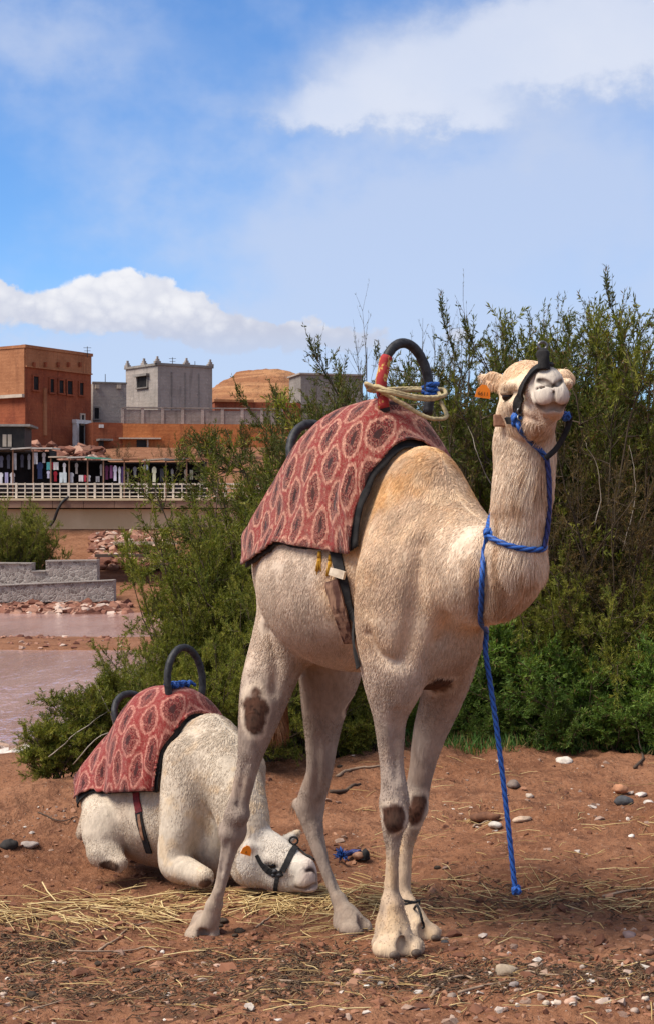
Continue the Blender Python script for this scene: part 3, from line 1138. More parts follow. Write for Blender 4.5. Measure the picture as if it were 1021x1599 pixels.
stall(-40, 78, 702, 756, 'clothes stall under a pale sheet roof next to the dark shed', tarps=(2, 4, 2))
stall(82, 160, 716, 756, 'clothes stall with white and red shirts under patched tarps', tarps=(0, 2, 3, 0))
stall(164, 318, 719, 756, 'long dark clothes stall under brown patched tarps', tarps=(0, 1, 0, 4, 1))
sh = empty('shed', P(-5, 700, 126), label='small dark shed with flat roof above the stalls', cat='shed')
m = MB(); m.box((sx(5, 126), 127.5, (sz(666, 126) + sz(704, 126)) / 2), (sx(38, 126) - sx(-30, 126), 3, sz(666, 126) - sz(704, 126))); m.build('wall', M_dark, sh)
m = MB(); m.box((sx(8, 126), 127.4, sz(664.5, 126)), (sx(48, 126) - sx(-34, 126), 3.6, .16)); m.build('roof', M_block, sh)
for x in (8, 16):
    m = MB(); m.box((sx(x, 126), 125.95, sz(688, 126)), (.28, .06, .9)); m.build('poster', M_trim, sh)

# garments on the rails
GAR = [(4, 712, 6, 18, (.10, .10, .14), 'dark grey'), (15, 710, 6, 22, (.05, .05, .07), 'black'), (25, 708, 5, 26, (.36, .36, .38), 'pale grey'), (36, 710, 6, 20, (.04, .04, .06), 'black'), (47, 709, 5, 24, (.16, .16, .18), 'grey'), (57, 707, 7, 18, (.5, .5, .53), 'white'),
       (70, 707, 6, 16, (.42, .38, .38), 'pale'), (3, 738, 7, 17, (.72, .72, .76), 'white'), (12, 738, 5, 17, (.42, .40, .62), 'lilac'), (21, 738, 8, 17, (.74, .73, .74), 'white'), (64, 722, 10, 26, (.02, .03, .09), 'navy'),
       (77, 722, 5, 12, (.10, .42, .44), 'turquoise'), (77, 735, 5, 12, (.55, .55, .72), 'pale lilac'), (83, 722, 4, 11, (.45, .03, .05), 'red'), (89, 722, 8, 12, (.78, .77, .75), 'white'), (88, 736, 6, 16, (.33, .015, .03), 'dark red'), (102, 723, 5, 16, (.76, .76, .76), 'white'),
       (100, 738, 11, 16, (.66, .76, .78), 'pale aqua'), (113, 738, 8, 16, (.42, .44, .48), 'grey'), (121, 723, 5, 17, (.30, .27, .25), 'grey brown'), (128, 742, 7, 10, (.70, .66, .66), 'white'), (134, 742, 5, 10, (.50, .04, .07), 'red'), (140, 742, 6, 10, (.74, .72, .72), 'white'),
       (154, 744, 6, 9, (.3, .3, .32), 'grey'), (159, 725, 4, 18, (.26, .24, .24), 'grey'), (168, 727, 6, 22, (.10, .02, .06), 'maroon'), (175, 727, 4, 20, (.22, .07, .18), 'plum'), (181, 727, 6, 24, (.70, .66, .78), 'pale lilac'), (188, 729, 4, 26, (.72, .70, .72), 'white'),
       (194, 729, 6, 26, (.09, .05, .16), 'dark purple'), (201, 731, 4, 24, (.20, .17, .15), 'brown'), (212, 729, 6, 16, (.16, .16, .17), 'dark grey'), (229, 726, 7, 8, (.60, .66, .76), 'pale blue'), (231, 741, 6, 10, (.2, .2, .21), 'grey'), (242, 729, 7, 24, (.72, .70, .50), 'pale yellow'),
       (254, 732, 6, 20, (.04, .04, .05), 'black'), (270, 732, 4, 22, (.20, .19, .19), 'grey'), (291, 733, 5, 18, (.30, .26, .20), 'olive brown'), (300, 734, 5, 15, (.24, .24, .18), 'olive')]
for k, (px, py, w, hh, c_, nm) in enumerate(GAR):
    mt = mottled('garment_cloth_%d' % k, c_, tuple(v * .8 for v in c_), 3, .9)
    x0, z1 = sx(px), sz(py)
    ww, ht = w * YS / FPX / 2, hh * YS / FPX
    y0 = YS - .25 - .02 * (k % 3)
    m = MB()
    if k % 3 == 2:      # trousers: two legs
        m.prism([(x0 - ww, z1), (x0 + ww, z1), (x0 + ww, z1 - ht), (x0 + ww * .15, z1 - ht), (x0, z1 - ht * .35), (x0 - ww * .15, z1 - ht), (x0 - ww, z1 - ht)], y0, y0 + .06)
    else:               # shirt or dress with sleeves
        m.prism([(x0 - ww * .35, z1), (x0 + ww * .35, z1), (x0 + ww, z1 - ht * .14), (x0 + ww * .95, z1 - ht * .4), (x0 + ww * .65, z1 - ht * .38), (x0 + ww * .75, z1 - ht), (x0 - ww * .75, z1 - ht), (x0 - ww * .65, z1 - ht * .38), (x0 - ww * .95, z1 - ht * .4), (x0 - ww, z1 - ht * .14)], y0, y0 + .07)
    kind = 'trousers' if k % 3 == 2 else 'shirt'
    m.build('garment', mt, None, label='%s %s hanging at the market stalls behind the bridge railing' % (nm, kind), cat='garment', group='clothes on the stall rails')

# ---- rubble, stone wall and riprap on the far bank
M_rubble, N, b, out = material('rubble_stone_wall')
v = objcoord(N)
vc = N.vor(v, 5.0, 'F1', 'Color')
ve = N.vor(v, 5.0, 'DISTANCE_TO_EDGE')
x_, y_, z_ = N.xyz(vc)
c = N.mix(x_, (.17, .13, .115), (.40, .33, .29))
c = N.mix(N.ss(ve, .10, .02), c, (.40, .35, .31))
N.link(c, b.inputs['Base Color'])
b.inputs['Roughness'].default_value = .95
bump(N, b, N.ss(ve, 0, .16), .6, .06)
YW = 94.0
wx = lambda px, Y=YW: (px - CX) * Y / FPX
wz = lambda py, Y=YW: EYE - (py - HY) * Y / FPX
sw = empty('stone_wall', P(80, 915, YW), label='grey rubble stone retaining wall with a notch at the river edge', cat='wall')
for (a0, a1, t0, t1, bb) in ((-60, 50, 880, 881, 915), (50, 72, 893, 893, 915), (72, 152, 877, 876, 914)):
    m = MB(); m.prism([(wx(a0), wz(bb)), (wx(a1), wz(bb)), (wx(a1), wz(t1)), (wx(a0), wz(t0))], YW, YW + 1.2); m.build('wall_block', M_rubble, sw)
    m = MB(); m.prism([(wx(a0), wz(t0)), (wx(a1), wz(t1)), (wx(a1), wz(t1 - 2)), (wx(a0), wz(t0 - 2))], YW - .1, YW + 1.3); m.build('coping', M_concrete, sw)
m = MB(); m.prism([(wx(-60), wz(940)), (wx(182), wz(938)), (wx(182), wz(906)), (wx(-60), wz(917))], YW - 1.0, YW + .02); m.build('footing', M_rubble, sw)
m = MB(); m.prism([(wx(-60), wz(917)), (wx(182), wz(906)), (wx(182), wz(904.5)), (wx(-60), wz(915.5))], YW - 1.1, YW - .02); m.build('ledge', M_concrete, sw)


def rock_arrays(r, seed, n=7):
    rr = np.random.default_rng(seed)
    d = rr.normal(size=(14, 3)); d /= np.linalg.norm(d, axis=1)[:, None]
    bm = bmesh.new()
    for p in d * (.75 + .5 * rr.random((14, 1))):
        bm.verts.new(p * np.asarray(r))
    bmesh.ops.convex_hull(bm, input=bm.verts)
    bm.verts.ensure_lookup_table()
    used = [v for v in bm.verts if v.link_faces]
    ix = {v: i for i, v in enumerate(used)}
    v = np.array([v.co for v in used]); f = [[ix[w] for w in fc.verts] for fc in bm.faces]
    bm.free()
    return v, f


ROCKS = [rock_arrays((1, 1, .7), k) for k in range(12)]


def rubble(name, pts, sizes, mat, seed=0, **kw):
    rr = np.random.default_rng(seed)
    m = MB()
    V, F, n = [], [], 0
    for p, s in zip(pts, sizes):
        v, f = ROCKS[rr.integers(len(ROCKS))]
        a = rr.uniform(0, 6.28)
        c_, s_ = math.cos(a), math.sin(a)
        w = v @ np.array([[c_, s_, 0], [-s_, c_, 0], [0, 0, 1]]) * s * np.array([1, .8 + .4 * rr.random(), .6 + .5 * rr.random()]) + p
        V.append(w); F += [[i + n for i in q_] for q_ in f]; n += len(v)
    o = mesh_np(name, np.vstack(V), F, False, mat)
    cc = np.repeat(rr.random(len(pts)), [len(x) for x in V])
    a = o.data.attributes.new('tone', 'FLOAT', 'POINT'); a.data.foreach_set('value', cc.astype(np.float32))
    return tag(o, **kw)


def stone_mat(name, stops):
    m, N, b, out = material(name)
    t = N.node('ShaderNodeAttribute', attribute_name='tone').outputs['Fac']
    c = N.ramp(t, stops)
    n = N.noise(objcoord(N), 30, 4, .6)
    k = N.ss(n, .3, .7, .75, 1.15)
    N.link(N.mix(1.0, c, N.comb(k, k, k), 'MULTIPLY'), b.inputs['Base Color'])
    b.inputs['Roughness'].default_value = .9
    bump(N, b, N.noise(objcoord(N), 60, 4, .6), .4, .01)
    return m


M_rip = stone_mat('reddish_riprap', ((0, (.12, .045, .03)), (.5, (.24, .10, .065)), (.8, (.36, .19, .13)), (1, (.52, .40, .33))))
rr = np.random.default_rng(5)
pts, sz_ = [], []
for _ in range(420):         # foot of the stone wall, down to the water
    px, Y = rr.uniform(-30, 200), rr.uniform(88.5, 93.2)
    x = (px - CX) * Y / FPX
    pts.append((x, Y, ground_z(np.array([x]), np.array([Y]))[0] + .05)); sz_.append(rr.uniform(.12, .42))
rubble('rubble', np.array(pts), sz_, M_rip, 6, label='reddish broken stones strewn at the foot of the stone wall', cat='rubble', kind='stuff')
pts, sz_ = [], []
for _ in range(520):         # terraced riprap under the bridge
    px, t = rr.uniform(145, 262), rr.random()
    Y = 113 + 9 * t
    x = (px - CX) * Y / FPX
    pts.append((x, Y, ground_z(np.array([x]), np.array([Y]))[0] + .1)); sz_.append(rr.uniform(.2, .5))
rubble('riprap', np.array(pts), sz_, M_rip, 7, label='dark red riprap stones on the bank under the bridge', cat='riprap', kind='stuff')
pts, sz_ = [], []
for _ in range(260):         # heap of broken brick between houses and stalls
    px = rr.uniform(45, 160); Y = rr.uniform(136, 149)
    x = (px - CX) * Y / FPX
    z0_ = ground_z(np.array([x]), np.array([Y]))[0]
    pts.append((x, Y, z0_ + rr.uniform(0, .8))); sz_.append(rr.uniform(.25, .7))
rubble('brick_rubble', np.array(pts), sz_, M_rip, 8, label='heap of broken red brick and timber below the earth house', cat='rubble', kind='stuff')
for (name, px0, px1, y0, y1) in (('terrace_step', 165, 268, 846, 850), ('terrace_step', 150, 268, 866, 869)):
    m = MB(); m.box((((px0 + px1) / 2 - CX) * 112.5 / FPX, 112.5 if y0 > 860 else 117, EYE - ((y0 + y1) / 2 - HY) * (112.5 if y0 > 860 else 117) / FPX), ((px1 - px0) * 112.5 / FPX, 1.0, .2))
    m.build(name, M_trim, None, label='pale stone terrace step %s riprap under the bridge' % ('low on the' if y0 > 860 else 'high on the'), cat='step', group='terrace steps')
pts, sz_ = [], []
for _ in range(90):
    px, Y = rr.uniform(-40, 190), rr.uniform(61.6, 69.4)
    x = (px - CX) * Y / FPX
    pts.append((x, Y, ground_z(np.array([x]), np.array([Y]))[0])); sz_.append(rr.uniform(.05, .16))
rubble('sandbar_stones', np.array(pts), sz_, M_rip, 9, label='pale stones strewn on the mud bar in the river', cat='stones', kind='stuff')
pts, sz_ = [], []
for _ in range(150):
    px, Y = rr.uniform(-40, 120), rr.uniform(25.5, 33)
    x = (px - CX) * Y / FPX
    pts.append((x, Y, ground_z(np.array([x]), np.array([Y]))[0] + .03)); sz_.append(rr.uniform(.06, .26))
M_bank = stone_mat('bank_stone', ((0, (.16, .09, .065)), (.5, (.34, .22, .16)), (.8, (.48, .38, .32)), (1, (.62, .56, .50))))
rubble('bank_stones', np.array(pts), sz_, M_bank, 10, label='pale and brown stones on the near river bank', cat='stones', kind='stuff')

# ================================================================== shrubs and herbs
def leaf_material(name):
    m, N, b, out = material(name)
    at = N.node('ShaderNodeAttribute', attribute_name='leaf')
    oi = N.node('ShaderNodeObjectInfo')
    k = N.ss(oi.outputs['Random'], 0, 1, .82, 1.18)
    c = N.mix(1.0, at.outputs['Color'], N.comb(k, k, N.mul(k, .95)), 'MULTIPLY')
    N.link(c, b.inputs['Base Color'])
    b.inputs['Roughness'].default_value = .65
    b.inputs['Specular IOR Level'].default_value = .25
    tr = N.node('ShaderNodeBsdfTranslucent')
    N.link(N.mix(1.0, c, (1.3, 1.35, .6), 'MULTIPLY'), tr.inputs['Color'])
    mx = N.node('ShaderNodeMixShader')
    mx.inputs[0].default_value = .28
    N.link(b.outputs[0], mx.inputs[1]); N.link(tr.outputs[0], mx.inputs[2])
    N.link(mx.outputs[0], out.inputs[0])
    return m


M_leaf = leaf_material('leaf')
M_twig = mottled('twig_bark', (.05, .034, .022), (.11, .078, .052), 6, .9, 40, .5, .004)
M_dead = mottled('bleached_twig', (.34, .29, .24), (.22, .17, .13), 6, .9)


def sticks_arrays(A, B, ra, rb, n=3):
    """many tapered sticks at once: A, B (k,3)"""
    t = B - A
    t /= np.linalg.norm(t, axis=1)[:, None] + 1e-9
    ref = np.where(np.abs(t[:, 2:3]) < .9, np.array([[0, 0, 1.0]]), np.array([[1.0, 0, 0]]))
    u = np.cross(t, ref); u /= np.linalg.norm(u, axis=1)[:, None]
    w = np.cross(t, u)
    ang = np.linspace(0, 2 * np.pi, n, endpoint=False)
    ring = np.cos(ang)[None, :, None] * u[:, None] + np.sin(ang)[None, :, None] * w[:, None]
    V = np.concatenate([A[:, None] + ring * np.reshape(ra, (-1, 1, 1)), B[:, None] + ring * np.reshape(rb, (-1, 1, 1))], 1)
    base = (np.arange(len(A)) * 2 * n)[:, None, None]
    k = np.arange(n); l = (k + 1) % n
    F = np.stack([k, l, l + n, k + n], 1)[None] + base
    return V.reshape(-1, 3), F.reshape(-1, 4)


def blades_arrays(root, d, L, w, r, bend=.25):
    """leaf blades as folded kites: one quad each"""
    k = len(root)
    side = np.cross(d, r.normal(size=(k, 3))); side /= np.linalg.norm(side, axis=1)[:, None] + 1e-9
    up = np.cross(side, d)
    mid = root + d * (L * .5)[:, None] + up * (L * bend * .3)[:, None]
    tip = root + d * L[:, None] - up * (L * bend * .2)[:, None]
    V = np.stack([root, mid + side * (w / 2)[:, None], tip, mid - side * (w / 2)[:, None]], 1)
    F = np.arange(4 * k).reshape(k, 4)
    return V.reshape(-1, 3), F


def unit(v):
    return v / (np.linalg.norm(v, axis=-1, keepdims=True) + 1e-9)


def make_shrub(seed, H, W, style):
    """returns (stem verts, faces, leaf verts, faces, leaf colours), base at the origin"""
    r = np.random.default_rng(seed)
    P_ = dict(green=dict(ns=18, nb=12, nt=10, nl=30, L=(.022, .050), w=(.005, .0095), cols=((.060, .085, .014), (.165, .180, .026), (.27, .25, .045))),
              olive=dict(ns=16, nb=12, nt=10, nl=32, L=(.020, .045), w=(.0045, .009), cols=((.038, .052, .011), (.088, .105, .020), (.150, .160, .034))),
              dry=dict(ns=15, nb=12, nt=9, nl=20, L=(.018, .042), w=(.004, .007), cols=((.040, .034, .012), (.09, .066, .022), (.17, .098, .032))),
              twiggy=dict(ns=9, nb=9, nt=8, nl=5, L=(.016, .032), w=(.0035, .006), cols=((.05, .055, .02), (.09, .09, .035), (.13, .11, .045))),
              lush=dict(ns=22, nb=8, nt=8, nl=22, L=(.025, .055), w=(.006, .013), cols=((.045, .095, .018), (.095, .165, .026), (.18, .245, .050))))[style]
    cols = np.array(P_['cols'])
    SA, SB, RA, RB = [], [], [], []
    LR, LD, LC = [], [], []
    ns = P_['ns']
    # stems
    az_ = r.uniform(0, 2 * np.pi, ns)
    tilt = np.abs(r.normal(0, .42, ns)) + .08
    segs = 7
    stems = []
    for i in range(ns):
        d = np.array([math.cos(az_[i]) * math.sin(tilt[i]), math.sin(az_[i]) * math.sin(tilt[i]), math.cos(tilt[i])])
        ln = H * r.uniform(.78, 1.0) / max(math.cos(tilt[i]), .55)
        ln = min(ln, W * .62 / max(math.sin(tilt[i]), .15))
        p = np.array([r.normal(0, .05 * W), r.normal(0, .05 * W), 0])
        pts = [p]
        for k in range(segs):
            d = unit(d + r.normal(0, .13, 3) + np.array([0, 0, .03]))
            p = p + d * ln / segs
            pts.append(p)
        pts = np.array(pts)
        rad = np.linspace(.016, .003, segs + 1) * (.5 + .35 * H)
        SA.append(pts[:-1]); SB.append(pts[1:]); RA.append(rad[:-1]); RB.append(rad[1:])
        stems.append((pts, ln))
    nb, nt, nl = P_['nb'], P_['nt'], P_['nl']
    # side branches
    for pts, ln in stems:
        t = np.sort(r.uniform(.16, 1.0, nb)) * segs
        i0 = np.minimum(t.astype(int), segs - 1); f = (t - i0)[:, None]
        root = pts[i0] * (1 - f) + pts[i0 + 1] * f
        sd = unit(pts[i0 + 1] - pts[i0])
        d = unit(sd * .55 + r.normal(0, .62, (nb, 3)) + np.array([0, 0, .22]))
        bl = r.uniform(.22, .42, nb) * (.45 + .28 * H) * (1.12 - .18 * t / segs)
        m1 = root + d * (bl * .5)[:, None]
        d2 = unit(d + r.normal(0, .25, (nb, 3)) + np.array([0, 0, .10]))
        m2 = m1 + d2 * (bl * .5)[:, None]
        SA += [root, m1]; SB += [m1, m2]
        RA += [np.full(nb, .0045), np.full(nb, .003)]; RB += [np.full(nb, .003), np.full(nb, .0015)]
        # twigs
        s = r.uniform(.12, 1.0, (nb, nt))
        tr = np.where((s < .5)[..., None], root[:, None] + (m1 - root)[:, None] * (s * 2)[..., None], m1[:, None] + (m2 - m1)[:, None] * (s * 2 - 1)[..., None]).reshape(-1, 3)
        td = unit(np.repeat(unit(m2 - root), nt, 0) * .8 + r.normal(0, .48, (nb * nt, 3)) + np.array([0, 0, .22]))
        tl = r.uniform(.07, .17, nb * nt) * (.7 + .22 * H)
        te = tr + td * tl[:, None]
        SA.append(tr); SB.append(te); RA.append(np.full(len(tr), .0017)); RB.append(np.full(len(tr), .0008))
        # leaves along the twigs
        u = r.uniform(.08, 1.05, (len(tr), nl))
        lr = (tr[:, None] + (te - tr)[:, None] * u[..., None]).reshape(-1, 3)
        ld = unit(np.repeat(td, nl, 0) * .9 + r.normal(0, .55, (len(lr), 3)))
        tone = np.clip(np.repeat(r.normal(.5, .22, len(tr)), nl) + r.normal(0, .15, len(lr)), 0, 1)
        LR.append(lr); LD.append(ld); LC.append(tone)
    A, B = np.vstack(SA), np.vstack(SB)
    ra, rb = np.concatenate([np.ravel(x) for x in RA]), np.concatenate([np.ravel(x) for x in RB])
    SV, SF = sticks_arrays(A, B, ra, rb, 3)
    lr, ld, tone = np.vstack(LR), np.vstack(LD), np.concatenate(LC)
    L = r.uniform(*P_['L'], len(lr)); w = r.uniform(*P_['w'], len(lr))
    LV, LF = blades_arrays(lr, ld, L, w, r)
    tone = np.clip(tone, 0, 1)
    c = np.where((tone < .5)[:, None], cols[0] + (cols[1] - cols[0]) * (tone * 2)[:, None], cols[1] + (cols[2] - cols[1]) * (tone * 2 - 1)[:, None])
    brown = r.random(len(c)) < (.05 if style in ('green', 'lush') else .14)
    c[brown] = np.array([.16, .10, .045]) * r.uniform(.7, 1.2, (brown.sum(), 1))
    return SV, SF, LV, LF, np.repeat(c, 4, 0)


PROTO = {}


def shrub_proto(key, seed, H, W, style, twig=None):
    SV, SF, LV, LF, C = make_shrub(seed, H, W, style)
    s = mesh_np('stems', SV, SF, False, twig or M_twig)
    l = mesh_np('crown', LV, LF, False, M_leaf)
    set_color(l, 'leaf', C)
    PROTO[key] = (s.data, l.data, float(max(np.percentile(LV[:, 2], 99.7), np.percentile(SV[:, 2], 99.7))), W)
    bpy.data.objects.remove(s); bpy.data.objects.remove(l)


for key, seed, H, W, st in (('g1', 1, 1.9, 1.5, 'green'), ('g2', 2, 1.6, 1.6, 'green'), ('o1', 3, 2.4, 1.5, 'olive'), ('o2', 4, 2.2, 1.7, 'olive'), ('d1', 5, 2.2, 1.6, 'dry'), ('t1', 6, 2.5, 1.2, 'twiggy'), ('l1', 7, .8, 1.1, 'lush'), ('l2', 8, .65, 1.2, 'lush'), ('s1', 9, .8, .9, 'green')):
    shrub_proto(key, seed, H, W, st)

NAMES = dict(g='green tamarisk shrub', o='olive green tamarisk shrub', d='half-dry brownish shrub', t='bare twiggy shrub', l='low lush green herb clump', s='small green shrub')


def place_shrub(key, px, Y, top_y, where, wide=1.0, rz=None, z=None, name=None, cat='shrub', group='shrubs on the bank'):
    """stands on the soil; its height comes from where its top shows at that distance"""
    x = (px - CX) * Y / FPX
    z0 = float(ground_z(np.array([x]), np.array([float(Y)]))[0]) - .03 if z is None else z
    ztop = EYE - (top_y - HY) * Y / FPX
    sm, lm, H, W = PROTO[key]
    k = (ztop - z0) / H
    o = empty(name or ('herb_clump' if key[0] == 'l' else 'shrub'), (x, Y, z0), label=where, cat=cat, group=group)
    o.rotation_euler = (0, 0, rng.uniform(0, 6.28) if rz is None else rz)
    o.scale = (k * wide, k * wide, k)
    for nm, me in (('stems', sm), ('crown', lm)):
        c = bpy.data.objects.new(nm, me)
        col.objects.link(c)
        c.parent = o
    return o


SH = [  # key, pixel column, distance, top row, label, width factor
    ('s1', 95, 9.35, 1120, 'small green shrub at the tip of the bank above the river stones', 1.0),
    ('s1', 165, 9.6, 1050, 'green shrub with pale dead stems behind the lying camel\'s rump', 1.0),
    ('g2', 250, 9.9, 975, 'green shrub leaning over the bank beside the river, third from its tip', .85),
    ('g2', 322, 10.2, 890, 'rounded green shrub in front of the bridge girder end', .72),
    ('g1', 372, 10.5, 790, 'tall green shrub covering the end of the bridge railing', .75),
    ('g1', 405, 10.9, 690, 'feathery green shrub below the grey block wall', .8),
    ('g2', 330, 9.7, 985, 'green shrub right behind the hoop of the lying camel', .8),
    ('g1', 420, 9.9, 905, 'green shrub close behind the standing camel\'s hind leg', .7),
    ('g2', 480, 9.7, 1010, 'green shrub seen between the standing camel\'s legs', .8),
    ('o1', 440, 11.3, 660, 'olive shrub behind the rear corner of the red blanket', .8),
    ('o2', 500, 11.6, 630, 'olive shrub behind the rear saddle hoop of the tall camel', .8),
    ('o1', 570, 11.9, 600, 'olive shrub rising behind the top of the red blanket', .7),
    ('t1', 565, 11.4, 540, 'bare twigs standing behind the saddle hoop beside the hill', .4),
    ('t1', 632, 11.6, 488, 'bare twiggy shrub seen through the front saddle hoop', .5),
    ('o2', 645, 12.0, 575, 'olive shrub behind the front saddle hoop', .8),
    ('t1', 722, 11.8, 478, 'tall thin twigs between saddle hoop and camel head', .55),
    ('o1', 700, 12.2, 550, 'olive shrub between saddle hoop and camel head', .8),
    ('d1', 720, 11.2, 640, 'half-dry shrub behind the camel\'s shoulder and ear tag', .8),
    ('o2', 770, 12.4, 520, 'olive shrub behind the ear of the standing camel', .8),
    ('o1', 840, 11.9, 495, 'tall olive shrub rising behind the camel head', .8),
    ('g1', 905, 11.6, 500, 'tall green shrub just beyond the camel head', .75),
    ('o1', 960, 11.9, 484, 'tall olive shrub beyond the camel head, its crown against the sky', .8),
    ('o2', 1030, 11.6, 488, 'tall olive shrub at the outer end of the thicket', .8),
    ('g1', 1000, 12.6, 500, 'green shrub deep in the tall thicket', .8),
    ('d1', 890, 11.0, 640, 'brown dry shrub beside the camel neck', .8),
    ('d1', 960, 10.9, 690, 'brown dry shrub with rusty twigs in the middle of the thicket', .8),
    ('d1', 1030, 10.8, 720, 'brown dry shrub at the outer foot of the thicket', .8),
    ('d1', 800, 11.4, 650, 'dry shrub hidden behind the camel throat', .8),
    ('o1', 880, 13.2, 540, 'olive shrub in the back row of the thicket', 1.0),
    ('o2', 760, 13.4, 580, 'olive shrub in the back row behind the camel\'s ear', 1.0),
    ('o2', 980, 13.4, 545, 'olive shrub in the back row at the thicket\'s outer end', 1.0),
    ('g2', 640, 13.0, 640, 'green shrub in the back row behind the saddle', 1.0),
    ('g2', 540, 10.6, 900, 'green shrub hidden behind the standing camel\'s belly', .8),
    ('g2', 900, 10.6, 860, 'dark green shrub beside the lower neck', .8),
    ('g2', 990, 10.5, 880, 'dark green shrub at the foot of the dry thicket', .8),
    ('l1', 735, 10.3, 1010, 'lush green herbs beside the hanging blue rope', 1.0),
    ('l2', 700, 9.9, 1085, 'low lush herbs behind the camel\'s far foreleg', 1.0),
    ('l1', 800, 10.2, 955, 'lush green herb clump below the camel\'s neck bend', 1.0),
    ('l1', 850, 10.0, 985, 'tall lush herb clump between neck bend and dry thicket', 1.0),
    ('l2', 800, 9.8, 1075, 'low herb clump on the soil edge beside the blue rope', 1.1),
    ('l2', 880, 9.7, 1075, 'low herb clump at the soil edge above the white stone', 1.1),
    ('l1', 930, 9.9, 1000, 'lush herb clump in the middle of the green patch', 1.0),
    ('l1', 1000, 9.9, 985, 'lush herb clump at the outer end of the green patch', 1.0),
    ('l2', 960, 9.6, 1080, 'low herb clump above the dark stone', 1.1),
    ('l2', 1030, 9.5, 1085, 'low herb clump beside the pale stones', 1.1),
    ('l2', 640, 9.9, 1095, 'low herbs seen between the camel\'s forelegs', 1.0),
    ('g2', 345, 10.7, 835, 'broad green shrub filling the bank below the bridge end', .75),
    ('g1', 385, 11.2, 735, 'broad green shrub between bridge railing and red blanket', .95),
    ('g1', 440, 10.6, 760, 'leafy green shrub behind the blanket\'s rear corner', .8),
    ('g2', 250, 9.7, 1030, 'green shrub above the hump of the lying camel', .9),
    ('g2', 390, 9.6, 1040, 'green shrub between the lying camel and the tall camel\'s thigh', .8),
    ('g2', 370, 10.3, 890, 'dense green shrub in the middle of the bank thicket', .9),
    ('g2', 200, 9.55, 1075, 'green shrub touching the lying camel\'s blanket top', .8),
    ('g1', 470, 11.0, 720, 'green shrub behind the middle of the red blanket', .8),
    ('s1', 575, 9.9, 1085, 'small green shrub behind the near foreleg', 1.0),
    ('s1', 530, 9.7, 1110, 'small green shrub under the camel\'s belly', 1.0),
]
for key, px, Y, ty, lab, wd in SH:
    if key[0] == 'l':
        Y += .95
    elif px > 440:
        Y += .55
    place_shrub(key, px, Y, ty, lab, wd)
# trees and bushes on the far bank
FARB = [('g1', 22, 96.5, 778, 'dark green bush standing at the stone wall by the bridge', .75), ('g2', 58, 97.5, 800, 'second dark bush at the stone wall beside the drain hose', .6), ('g2', -15, 97, 785, 'dark bush at the outer end of the stone wall', .8), ('g1', 40, 98.5, 790, 'dark bush behind the stone wall notch', .7),
        ('o1', 290, 140, 668, 'dark tree in front of the block wall above the stalls', .8), ('o2', 330, 142, 664, 'round dark tree beside the block wall end', .8), ('d1', 190, 146, 688, 'dry bush below the orange house canopy', .8), ('d1', 260, 146, 690, 'dry bush beside the orange house door', .8), ('o1', 380, 145, 655, 'dark tree beneath the hill', .8)]
for key, px, Y, ty, lab, wd in FARB:
    x = (px - CX) * Y / FPX
    z0 = float(ground_z(np.array([x]), np.array([float(Y)]))[0]) - .1
    place_shrub(key, px, Y, ty, lab, wd, z=min(z0, EYE - (ty + 60 - HY) * Y / FPX), name='far_tree' if 'tree' in lab else 'far_bush', cat='tree' if 'tree' in lab else 'bush', group='far bank greenery')

# dead bleached stems sticking out of the shrubs
r = np.random.default_rng(12)
DEAD = [((75, 1185), (130, 1140), (175, 1110), 9.2, 'spreading over the small shrub at the bank tip'), ((115, 1195), (160, 1150), (215, 1160), 9.15, 'crossing just above the lying camel\'s rump'), ((180, 1140), (160, 1090), (140, 1060), 9.3, 'standing in the shrub behind the lying camel\'s rump'),
        ((770, 760), (745, 700), (735, 660), 11.3, 'rising between red blanket and camel neck'), ((930, 820), (940, 740), (920, 690), 11.1, 'in the dry thicket beside the camel neck'), ((970, 860), (990, 780), (985, 700), 11.0, 'in the outer part of the dry thicket'),
        ((1000, 1170), (990, 1130), (960, 1105), 10.4, 'among the low herbs at the soil edge')]
for k, (a_, b_, c_, Y, wh) in enumerate(DEAD):
    p = catmull([P(*a_, Y), P(*b_, Y + r.normal(0, .05)), P(*c_, Y + r.normal(0, .1))], 6)
    p = p + np.cumsum(r.normal(0, .006, p.shape), 0)
    tube('dead_stem', p, np.linspace(.0038, .0010, len(p)), M_dead, None, 5, label='bleached bare stem ' + wh, cat='stem', group='bleached stems in the shrubs')

# low grass and weeds along the edge of the soil
root, dirs = [], []
gx_ = r.uniform(470, 1040, 9000); gy_ = 1165 - np.abs(r.normal(0, 1, 9000)) * 22 + r.normal(0, 5, 9000)
Yg = r.uniform(10.35, 11.3, 9000)
xg = (gx_ - CX) * Yg / FPX
zg = ground_z(xg, Yg)
keep = vnoise(np.stack([xg, Yg, zg * 0], 1), 2.3, 5) > .38
xg, Yg, zg = xg[keep], Yg[keep], zg[keep]
d = unit(np.stack([r.normal(0, .35, len(xg)), r.normal(0, .35, len(xg)), np.ones(len(xg))], 1))
V_, F_ = blades_arrays(np.stack([xg, Yg, zg - .01], 1), d, r.uniform(.04, .12, len(xg)), r.uniform(.004, .009, len(xg)), r)
gr = mesh_np('grass', V_, F_, False, M_leaf)
cgr = np.array([.06, .13, .03]) * r.uniform(.6, 1.6, (len(xg), 1)); br_ = r.random(len(xg)) < .25; cgr[br_] = np.array([.28, .21, .09]) * r.uniform(.7, 1.2, (br_.sum(), 1))
set_color(gr, 'leaf', np.repeat(cgr, 4, 0))
tag(gr, 'short green grass along the upper edge of the soil', 'grass', kind='stuff')

# ================================================================== the standing camel
FA = Frame(0.36, 6.165, 60)


